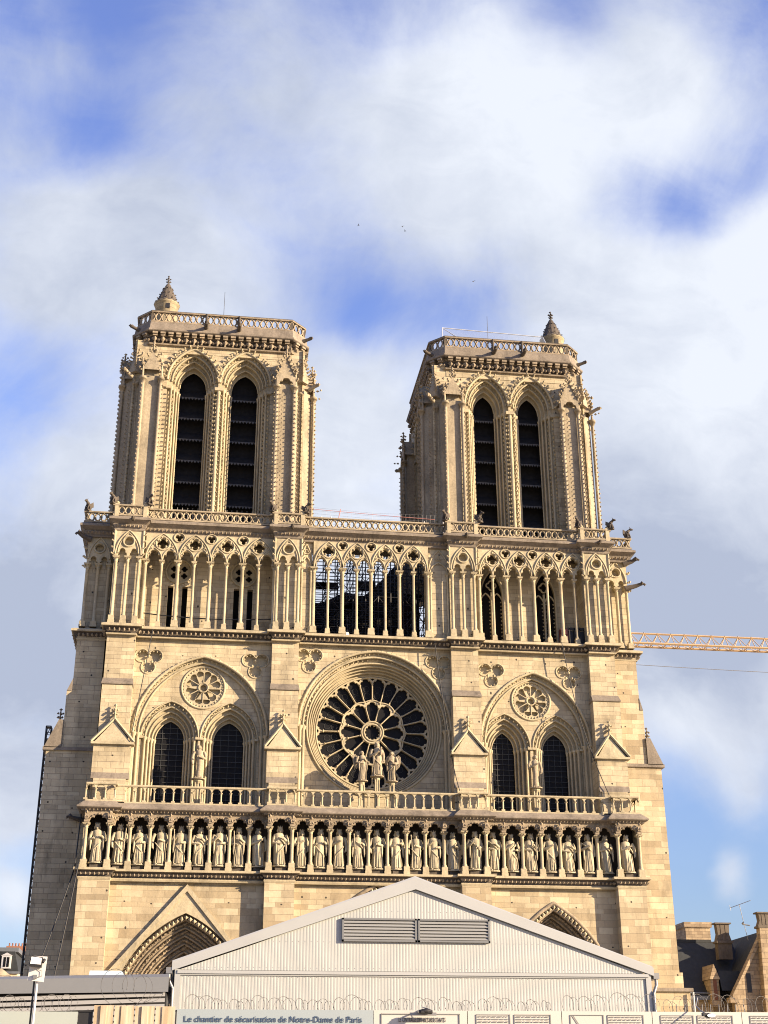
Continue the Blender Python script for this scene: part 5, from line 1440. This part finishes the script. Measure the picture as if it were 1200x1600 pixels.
for sgn, E_ in ((1, EL), (-1, ER)):
    m = MB(); ex = E_[0]-sgn*.12; ez = E_[1]-.04
    m.prism([(ex, ez-.10), (ex, ez+.22), (PK[0], PK[1]+.34), (PK[0], PK[1]-.12)][::sgn], YB-.12, YB+.02); obj('verge_trim', m, MTRIMW, t)
    m = MB(); m.prism([(ex, ez+.12), (ex, ez+.28), (PK[0], PK[1]+.42), (PK[0], PK[1]+.26)][::sgn], YB+.02, YB+20); obj('roof', m, MROOFW, t)
    m = MB(); gx = E_[0]-sgn*.22; m.box(gx-.12, gx+.12, YB-.1, YB+20, E_[1]-.25, E_[1]-.02)
    m.tube([(gx, YB, E_[1]-.25), (gx, YB, E_[1]-.5), (E_[0]-sgn*.05, YB-.1, E_[1]-.8), (E_[0]-sgn*.05, YB-.1, 0)], .07, 6); obj('gutter', m, MGALV, t)
for a, b in ((5.80, 8.82), (8.88, 11.82)):
    m = MB(); z0, z1 = 7.52, 8.42
    for (p, q, r_, s_) in ((a, b, z1-.07, z1), (a, b, z0, z0+.07), (a, a+.07, z0, z1), (b-.07, b, z0, z1)): m.box(p, q, YB-.13, YB-.02, r_, s_)
    vt = obj('wall_vent', m, MVENTD, t)
    m = MB()
    for k in range(6):
        z = z0+.09+k*.124; m.add([(a+.07, YB-.12, z), (b-.07, YB-.12, z), (b-.07, YB-.035, z+.12), (a+.07, YB-.035, z+.12), (a+.07, YB-.12, z+.02), (b-.07, YB-.12, z+.02)], [(0,1,5,4), (4,5,2,3)])
    m.box(a+.06, b-.06, YB-.034, YB-.031, z0+.05, z1-.05); obj('slats', m, MVENT, vt)

# ------------------------------------------------------------------ left shed
t = empty('louvred_shed', (-7, -44, 0), 'low grey shed with horizontal slats left of the cream barn', 'shed')
m = MB(); y = -47.7
m.add([(-16, y, 4.95), (-.85, y, 5.22), (-.85, y, 5.72), (-16, y, 5.38), (-16, y+.4, 5.5), (-.85, y+.4, 5.85), (-16, y+12, 5.3), (-.85, y+12, 5.6)], [(0,1,2,3), (3,2,5,4), (4,5,7,6)])
obj('fascia', m, MSHED, t)
m = MB(); m.box(-16, -.9, y+.45, y+11, 0, 5.2); obj('back_wall', m, MBLACK, t)
m = MB()
for k in range(9):
    z = 4.86-.19*k
    m.add([(-16, y+.10, z-.28), (-.95, y+.10, z+.22), (-.95, y+.10, z+.345), (-16, y+.10, z-.155), (-16, y+.16, z-.28), (-.95, y+.16, z+.22), (-.95, y+.16, z+.345), (-16, y+.16, z-.155)],
          [(0,1,2,3), (4,7,6,5), (0,4,5,1), (3,2,6,7)])
obj('slats', m, MSHED2, t)
m = MB(); m.prism([(-4.0, 5.6), (-2.3, 5.6), (-2.7, 6.25), (-3.9, 6.25)], y+4, y+6.5); obj('roof_light', m, simple('pale_blue_skylight', (.42, .52, .58), .3), t)

# ------------------------------------------------------------------ hoarding
YF = -77.7; ZF = 2.82
def bars_text(m, x0, x1, z, h=.016, rnd=random):
    x = x0
    while x < x1:
        w = rnd.uniform(.02, .09); m.box(x, min(x+w, x1), YF-.012, YF-.008, z, z+h); x += w+.02
def text_obj(name, body, x, z, size, mat, parent, bold=0, sx=1):
    c = bpy.data.curves.new(name, 'FONT'); c.body = body; c.size = size; c.offset = bold; c.extrude = .002
    o = bpy.data.objects.new(name + '_tmp', c); COL.objects.link(o)
    dg = bpy.context.evaluated_depsgraph_get(); me = bpy.data.meshes.new_from_object(o.evaluated_get(dg)); bpy.data.objects.remove(o)
    q = bpy.data.objects.new(name, me); me.materials.clear(); me.materials.append(mat)
    ws = [v.co.x for v in me.vertices]; wd = max(ws)-min(ws)
    k = sx/wd if sx != 1 else 1
    for v in me.vertices:
        X, Y_, Z = v.co; v.co = (x+X*k, YF-.01-Z, z+Y_)
    link(q, parent); return q
PA = [(-.20, 2.57), (2.58, 3.93), (3.94, 5.32), (5.33, 6.68), (6.69, 8.05), (8.06, 9.45), (9.46, 10.8)]
PL = ['grey-blue hoarding board with navy French lettering', 'white hoarding board with boxed heading under the left clip lamp', 'white hoarding board with two framed text boxes right of the boxed heading',
      'white hoarding board with an outlined drawing panel', 'white hoarding board under the right oval lamp', 'white hoarding board with framed text at the right edge of the view', 'blank white hoarding board past the right edge of the view']
rr = random.Random(3)
for i, (a, b) in enumerate(PA):
    t = empty('hoarding_board', ((a+b)/2, YF, 0), PL[i], 'hoarding board', 'printed boards along the hoarding')
    m = MB(); m.box(a, b, YF, YF+.06, 0, ZF); obj('board', m, MPANELB if i == 0 else MPANELW, t)
    if i == 0:
        text_obj('lettering', 'Le chantier de s\u00e9curisation de Notre-Dame de Paris', -.10, 2.655, .115, MNAVY, t, .0004, sx=2.5)
    elif i == 1:
        text_obj('lettering', 'LE CINTRAGE DES ARCS-BOUTANTS', 2.93, 2.665, .085, MINKD, t, .0, sx=.68)
        m = MB(); m.box(2.68, 3.82, YF-.012, YF-.004, 2.765, 2.775); m.box(2.68, 2.69, YF-.012, YF-.004, 2.3, 2.775); m.box(3.81, 3.82, YF-.012, YF-.004, 2.3, 2.775); obj('border_print', m, MINK, t)
    else:
        m = MB(); cells = [(a+.12, a+.62), (a+.68, a+1.22)]
        for j, (p, q) in enumerate(cells):
            m.box(p, q, YF-.012, YF-.004, 2.765, 2.77); m.box(p, p+.006, YF-.012, YF-.004, 2.2, 2.77); m.box(q-.006, q, YF-.012, YF-.004, 2.2, 2.77)
            if i == 3 and j == 0:
                m.add([(p+.03, YF-.01, 2.76), (p+.05, YF-.01, 2.76), (p+.22, YF-.01, 2.5), (p+.2, YF-.01, 2.5)], [(0,1,2,3)])
            else:
                z = 2.735
                while z > 2.4: bars_text(m, p+.03, q-.03, z, .012, rr); z -= .035
        obj('small_print', m, MINK, t)
# left part: pale board, black strip painting the darkness of the gap, pine boards
t = empty('pale_screen', (-2.5, YF, 0), 'pale greenish screen board at the lower left corner', 'screen')
m = MB(); m.box(-6, -1.56, YF, YF+.05, 0, 2.78); obj('board', m, MPALE, t)
t = empty('dark_gap_strip', (-1.45, YF, 0), 'black strip filling the dark gap between the pale screen and the pine boards', 'post')
m = MB(); m.box(-1.555, -1.36, YF+.02, YF+.12, 0, 2.78); m.box(-1.555, -1.36, YF+.0, YF+.14, 2.78, 2.8); obj('upright_body', m, MBLACK, t)
t = empty('pine_board_screen', (-.8, YF, 0), 'pale pine board screen left of the grey-blue sign', 'wooden screen')
for k in range(4):
    m = MB(); x = -1.34+.282*k; m.box(x, x+.265, YF-.02-.01*(k % 2), YF+.04, 0, 2.865-.004*k)
    m.box(x+.09, x+.17, YF-.045, YF-.02, 0, 2.86-.004*k); obj('board', m, MWOOD, t)
t = empty('black_fence_post', (-.21, YF, 0), 'thin black post between the pine boards and the sign', 'post')
m = MB(); m.box(-.222, -.203, YF+.0, YF+.1, 0, 2.80); m.gem(-.212, YF+.05, 2.8, .02); obj('upright_body', m, MBLACK, t)
# razor wire coils
def coil(x0, x1, r, pitch, zc, y, lab, seed=1):
    R = random.Random(seed); turns = int((x1-x0)/pitch); n = 20; t = MB()
    for ph, sc_, yy in ((0, 1, 0), (.45, .88, .09)):
        pts = []
        for k in range(turns*n):
            t_ = k/n; rr_ = r*sc_*(1+.16*sin(t_*1.1+seed)+.10*sin(t_*2.7+ph)); pts.append((x0+pitch*(t_+ph)+rr_*cos(2*PI*t_)+.03*sin(t_*2.3), y+yy+.07*sin(2*PI*t_+1), zc+rr_*sin(2*PI*t_)*1.05+.012*sin(t_*1.7)))
        t.tube(pts, .0036 if ph == 0 else .0024, 4)
        for k in range(0, len(pts), 3): t.gem(*pts[k], .007)
    o = obj('razor_wire', t, MWIRE); tag(o, lab, 'razor wire', 'razor wire coils on the hoarding')
coil(-.05, 5.3, .135, .19, 2.85, YF+.15, 'razor wire coil above the blue sign and the first white boards', 1)
coil(5.4, 11, .19, .25, 2.86, YF+.15, 'larger razor wire loops above the right hand white boards', 4)
coil(-1.2, -.45, .22, .27, 3.12, YF+.6, 'tall razor wire tangle above the pine boards', 8)
coil(-5, -1.6, .12, .2, 2.88, YF+.3, 'razor wire coil above the pale screen board', 3)
m = MB(); 
for k in range(9): x = 5.9+.0*k+.13*k+1.2; m.tube([(x, YF+.1, 2.75), (x+.01, YF+.1, 2.93)], .006, 4)
t = tag(obj('fence_spikes', m, MGALV), 'short pale fence spikes behind the right oval lamp', 'fence spikes')
# small lamps over the boards
t = empty('clip_lamp', (3.28, YF-.2, ZF), 'black clip lamp on a bracket above the boxed heading', 'lamp')
m = MB(); m.box(3.08, 3.46, YF-.14, YF-.10, 2.745, 2.785); m.tube([(3.2, YF+.02, 2.80), (3.2, YF-.12, 2.80)], .012, 5); m.tube([(3.36, YF-.12, 2.78), (3.33, YF-.12, 2.84), (3.28, YF+.05, 2.87)], .006, 4); obj('bracket', m, MGALV, t)
m = MB(); m.tube([(3.2, YF-.2, 2.79), (3.3, YF-.24, 2.80), (3.38, YF-.2, 2.785)], [.025, .04, .03], 8); m.box(3.22, 3.38, YF-.26, YF-.16, 2.775, 2.80); obj('head', m, MBLACK, t)
t = empty('oval_lamp', (7.43, YF-.2, ZF), 'black oval floodlight hanging over the right white board', 'lamp')
m = MB(); m.tube([(7.42, YF+.05, 3.02), (7.36, YF-.02, 2.9), (7.37, YF-.18, 2.82), (7.40, YF-.25, 2.79)], .010, 5); obj('arm', m, MGALV, t)
m = MB(); m.lathe(7.455, YF-.28, [(.03, 2.72), (.075, 2.735), (.082, 2.755), (.07, 2.775), (.02, 2.79)], 16, True, 1, .6); m.box(7.35, 7.40, YF-.32, YF-.24, 2.745, 2.79); obj('housing', m, MBLACK, t)
m = MB(); m.rings([[(7.462+.062*cos(2*PI*k/16), YF-.345, 2.752+.026*sin(2*PI*k/16)) for k in range(16)], [(7.462+.062*cos(2*PI*k/16), YF-.335, 2.752+.026*sin(2*PI*k/16)) for k in range(16)]]); obj('lens', m, MLAMP, t)
# floodlight on a post (left)
t = empty('floodlight_post', (-2.12, YF-.4, 0), 'white floodlight and junction board on a thin pole at the left', 'floodlight')
y = YF-.4; q = 19.6/20
m = MB(); m.tube([(-2.13, y, 0), (-2.11, y, 3.2)], .018, 8); obj('pole', m, MWHITE, t)
m = MB(); m.box(-2.07*1, -2.035, y+.03, y+.06, 0, 0.01); m.tube([(-2.165, y+.02, 0), (-2.15, y+.02, 3.2)], .014, 6); obj('conduit', m, MBLACK, t)
m = MB(); m.prism([(-2.235, 3.15), (-2.02, 3.13), (-2.0, 3.46), (-2.215, 3.47)], y-.05, y-.02); obj('backboard', m, MWHITE, t)
m = MB(); m.prism([(-2.225, 3.33), (-2.06, 3.31), (-2.05, 3.44), (-2.20, 3.46)], y-.17, y-.06); m.tube([(-2.05, y-.1, 3.38), (-2.03, y-.06, 3.42)], .02, 6); fl = obj('lamp_head', m, MBLACK, t)
m = MB(); m.prism([(-2.205, 3.355), (-2.065, 3.345), (-2.06, 3.43), (-2.195, 3.445)], y-.18, y-.17); obj('lamp_glass', m, MLAMP, fl)
m = MB(); m.box(-2.16, -2.11, y-.09, y-.05, 3.17, 3.22); m.tube([(-2.11, y-.06, 3.29), (-2.05, y-.07, 3.27), (-2.05, y-.07, 3.2), (-2.11, y-.06, 3.19)], .004, 4); obj('junction_box', m, MGALV, t)

# ------------------------------------------------------------------ right: slate-roofed presbytery
MHOUSE = stone('brown_house_stone', (0.336, 0.260, 0.160), (0.218, 0.160, 0.097), (0.118, 0.084, 0.055), stain=.6, bw=.7, rh=.33)
MCHIM = stone('shaded_chimney_stone', (0.140, 0.112, 0.080), (0.064, 0.051, 0.035), (0.000, 0.000, 0.000), bricks=False, stain=.7)  # brown chimney stone, darkened for the part shade it stands in
t = empty('slate_roofed_house', (44, 20, 0), 'stone house with steep slate roofs and tall chimneys at the right', 'house')
y = 14.3
m = MB(); m.box(39.2, 46.5, y, y+10, 0, 9.7); obj('wing_wall', m, MHOUSE, t)
m = MB(); m.add([(39.0, y-.3, 9.6), (46.2, y-.3, 9.6), (46.2, y+3.2, 14.35), (39.0, y+3.2, 14.35), (39, y+7, 9.6), (46.2, y+7, 9.6)], [(0,1,2,3), (3,2,5,4), (0,3,4)])
m.box(39.0, 44.3, y+3.1, y+3.3, 14.25, 14.5); obj('wing_roof', m, MSLROOF, t)
m = MB(); m.box(39.0, 43.2, y-.55, y-.3, 9.35, 9.65); m.tube([(39, y-.5, 9.9), (43, y-.5, 9.85)], .06, 6); obj('wing_gutter', m, MZINC, t)
gt = (47.0, 14.6); yg = y-2.2
m = MB(); m.prism([(43.75, 0), (50.3, 0), (50.3, 9.4), gt, (43.75, 9.4)], yg, yg+.6); gw = obj('gable_wall', m, MHOUSE, t)
m = MB(); m.add([(43.6, yg, 9.3), (gt[0], yg, gt[1]+.1), (gt[0], yg+12, gt[1]+.1), (43.6, yg+12, 9.3)], [(0,1,2,3)]); m.add([(50.4, yg, 9.3), (gt[0], yg, gt[1]+.1), (gt[0], yg+12, gt[1]+.1), (50.4, yg+12, 9.3)], [(0,1,2,3)])
obj('main_roof', m, MSLROOF, t)
m = MB()
for e in (43.55, 50.45):
    p = [(e, 9.15), (e, 9.55), (gt[0], gt[1]+.45), (gt[0], gt[1]+.05)]
    m.prism(p if e < 47 else p[::-1], yg-.25, yg+.5)
m.box(43.3, 44.1, yg-.3, yg+.5, 9.0, 9.4); obj('gable_coping', m, MHOUSE, gw)
m = MB(); m.prism([(46.0, 0), (47.7, 0), (47.45, 9.5), (47.3, 15.0), (46.3, 15.0), (46.1, 9.5)], yg-.75, yg); obj('chimney_breast', m, MHOUSE, t)
m = MB(); m.box(44.95, 45.35, yg-.02, yg+.1, 9.8, 11.3); obj('slit_window', m, MBLACK, gw)
def pots(cx, cy, w, z0, z1, nm):
    m = MB(); m.box(cx-w, cx+w, cy-.35, cy+.35, z0-1.4, z0); m.box(cx-w-.12, cx+w+.12, cy-.47, cy+.47, z0-.08, z0+.1)
    h = z1-z0
    m.prism([(cx-w-.05, z0+.1), (cx+w+.05, z0+.1), (cx+w-.12, z0+.1+h*.35), (cx+w-.05, z1-.1), (cx-w+.05, z1-.1), (cx-w+.12, z0+.1+h*.35)], cy-.3, cy+.3)
    m.box(cx-w-.1, cx+w+.1, cy-.42, cy+.42, z1-.12, z1)
    for k in (-.33, .33): m.box(cx+k*w-.03, cx+k*w+.03, cy-.33, cy-.29, z0+.2, z1-.15)
    obj(nm, m, MCHIM, t)
pots(44.75, y+1.5, .62, 14.1, 15.7, 'chimney'); pots(46.8, yg-.33, .5, 14.9, 16.1, 'chimney'); pots(47.9, yg+1.6, .42, 14.5, 15.75, 'chimney')
m = MB(); m.box(42.35, 43.05, y-1.0, y+1.2, 8.8, 10.9); m.prism([(42.25, 10.9), (43.15, 10.9), (42.7, 12.1)], y-1.1, y+1.8); dm = obj('dormer', m, MHOUSE, t)
m = MB(); m.box(42.55, 42.85, y-1.03, y-.98, 9.3, 10.9); obj('dormer_window', m, simple('rusty_shutter', (.12, .045, .02), .8), dm)
m = MB(); m.add([(43.1, y-.9, 11.6), (44.9, y-.9, 11.6), (44.9, y-1.4, 10.0), (43.1, y-1.4, 10.0), (43.1, y+1, 11.7), (44.9, y+1, 11.7)], [(0,1,2,3), (0,1,5,4)]); obj('dormer_roof', m, MSLROOF, t)
m = MB(); m.tube([(39.9, y+3.2, 14.4), (39.9, y+3.2, 16.2)], [.16, .08], 6); m.gem(39.9, y+3.2, 15.0, .3); m.gem(39.9, y+3.2, 16.2, .28, 1, 1, .4); m.tube([(39.9, y+3.2, 16), (39.75, y+3.2, 18.0)], .03, 4); m.box(39.4, 39.75, y+3.1, y+3.2, 17.5, 17.9)
obj('ridge_finial', m, MSCAF, t)
m = MB(); m.tube([(45.9, yg+1, 14), (45.5, yg+1, 16.6), (45.45, yg+1, 16.9)], .025, 4); m.tube([(44.6, yg+1, 16.6), (46.5, yg+1, 17.25)], .025, 4)
for k in range(7): x = 44.65+.28*k; m.tube([(x, yg+.7, 16.62+.096*k), (x, yg+1.3, 16.62+.096*k)], .015, 3)
m.tube([(45.6, yg+1, 15.3), (46.2, yg+1, 15.2)], .05, 4); m.gem(45.6, yg+1, 15.35, .15); m.tube([(44.65, yg+1, 16.4), (44.6, yg+1, 16.85)], .02, 3); tag(obj('antenna', m, MGALV, None), 'thin metal television aerial rising behind the tall chimneys', 'antenna')
t = empty('far_stone_block', (42, 60, 0), 'square stone chimney block showing behind the slate roof', 'building')
m = MB(); m.box(58.4*1, 61.5, 62, 68, 0, 21.4); m.box(58.2, 61.7, 61.8, 68.2, 20.9, 21.5); obj('wall', m, MHOUSE, t)
# bare tree crown behind
t = empty('bare_tree', (56.5, 40, 0), 'leafless bare tree crown poking up behind the slate roof', 'tree')
m = MB(); m.tube([(56.3, 40, 0), (56.3, 40, 9), (56.4, 40, 13.5)], [.3, .2, .12], 7); obj('trunk', m, MBARK, t)
m = MB(); R = random.Random(5)
def branch(p, d, l, r, dep):
    e = p + d*l; m.tube([tuple(p), tuple((p+e)/2 + Vector((R.uniform(-.1, .1), 0, .05))*l), tuple(e)], [r, r*.8, r*.55], 4)
    if dep:
        for _ in range(3): branch(e, (d + Vector((R.uniform(-.8, .8), R.uniform(-.6, .6), R.uniform(-.2, .6)))).normalized(), l*.68, r*.6, dep-1)
for _ in range(7): branch(Vector((56.4, 40, 12.8)), Vector((R.uniform(-1, 1), R.uniform(-.6, .6), R.uniform(.4, 1.1))).normalized(), 1.5, .07, 4)
obj('crown', m, MBARK, t)

# ------------------------------------------------------------------ left: mansard house
t = empty('mansard_house', (-28, 103, 0), 'pale Parisian town house with slate mansard and dormers at the far left', 'house')
y = 102.3
m = MB(); m.box(-40, -24.3, y, y+12, 0, 18.6)
obj('wall', m, simple('cream_plaster', (.46, .38, .25), .9, var=.12, scale=1), t)
m = MB(); m.prism([(-40, 18.5), (-24.2, 18.5), (-25.0, 21.3), (-40, 21.3)], y+.3, y+11); obj('mansard_roof', m, MSLROOF, t)
m = MB(); m.box(-40, -24.6, y+1, y+11, 21.3, 21.9); m.box(-40, -24.1, y-.3, y+.3, 18.3, 18.6); obj('cornice', m, MZINC, t)
m = MB(); m.box(-27.0, -24.0, y+6, y+8, 21.5, 22.6); 
for k in range(6): m.lathe(-26.7+.45*k, y+7, [(.12, 22.6), (.1, 23.1)], 6)
obj('chimney', m, MTERRA, t)
for x in (-31.5, -26.0):
    m = MB(); m.box(x-.65, x+.65, y-.05, y+1.4, 19.0, 20.7); m.prism([(x-.8, 20.7), (x+.8, 20.7), (x, 21.1)], y-.1, y+1.4); d_ = obj('dormer', m, MWHITE, t)
    m = MB(); m.box(x-.4, x-.06, y-.08, y-.04, 19.2, 20.5); m.box(x+.06, x+.4, y-.08, y-.04, 19.2, 20.5); obj('dormer_pane', m, MGLASS, d_)
m = MB(); x = -26.5; m.box(x-1.2, x+1.2, y-.6, y, 0, 18.0); m.prism([(x-1.4, 18.0), (x+1.4, 18.0), (x, 19.0)], y-.7, y+.1); bay = obj('bay_front', m, simple('cream_stone', (.5, .42, .28), .9, var=.1), t)
m = MB(); m.box(x-.6, x+.6, y-.65, y-.6, 14.5, 17.5); obj('window', m, simple('dusty_glass', (.25, .25, .24), .3), bay)

# ------------------------------------------------------------------ birds
for k, (px_, py_) in enumerate(((560, 352), (629, 354), (633, 361), (740, 440))):
    d = pxdir(px_, py_); p = Vector((0, -CAMD, CAMZ)) + d*190
    m = MB(); m.tube([(-.3, 0, 0), (0, 0, .02), (.32, 0, 0)], [.03, .1, .03], 6)
    for sg in (-1, 1): m.add([(-.08, 0, .03), (.14, 0, .03), (.05, sg*.35, .22), (-.05, sg*.35, .2), (-.12, sg*.7, .1)], [(0,1,2,3), (3,2,4)])
    o = obj('bird', m, MFEATH, None, tuple(p)); o.rotation_euler.z = k*1.3; o.scale = (.5, .5, .5)
    tag(o, ['lone dark bird above and left of the gap between the towers', 'upper of two birds close together above the gap', 'lower of two birds close together above the gap', 'lone dark bird high above the right tower'][k], 'bird', 'birds in the sky')
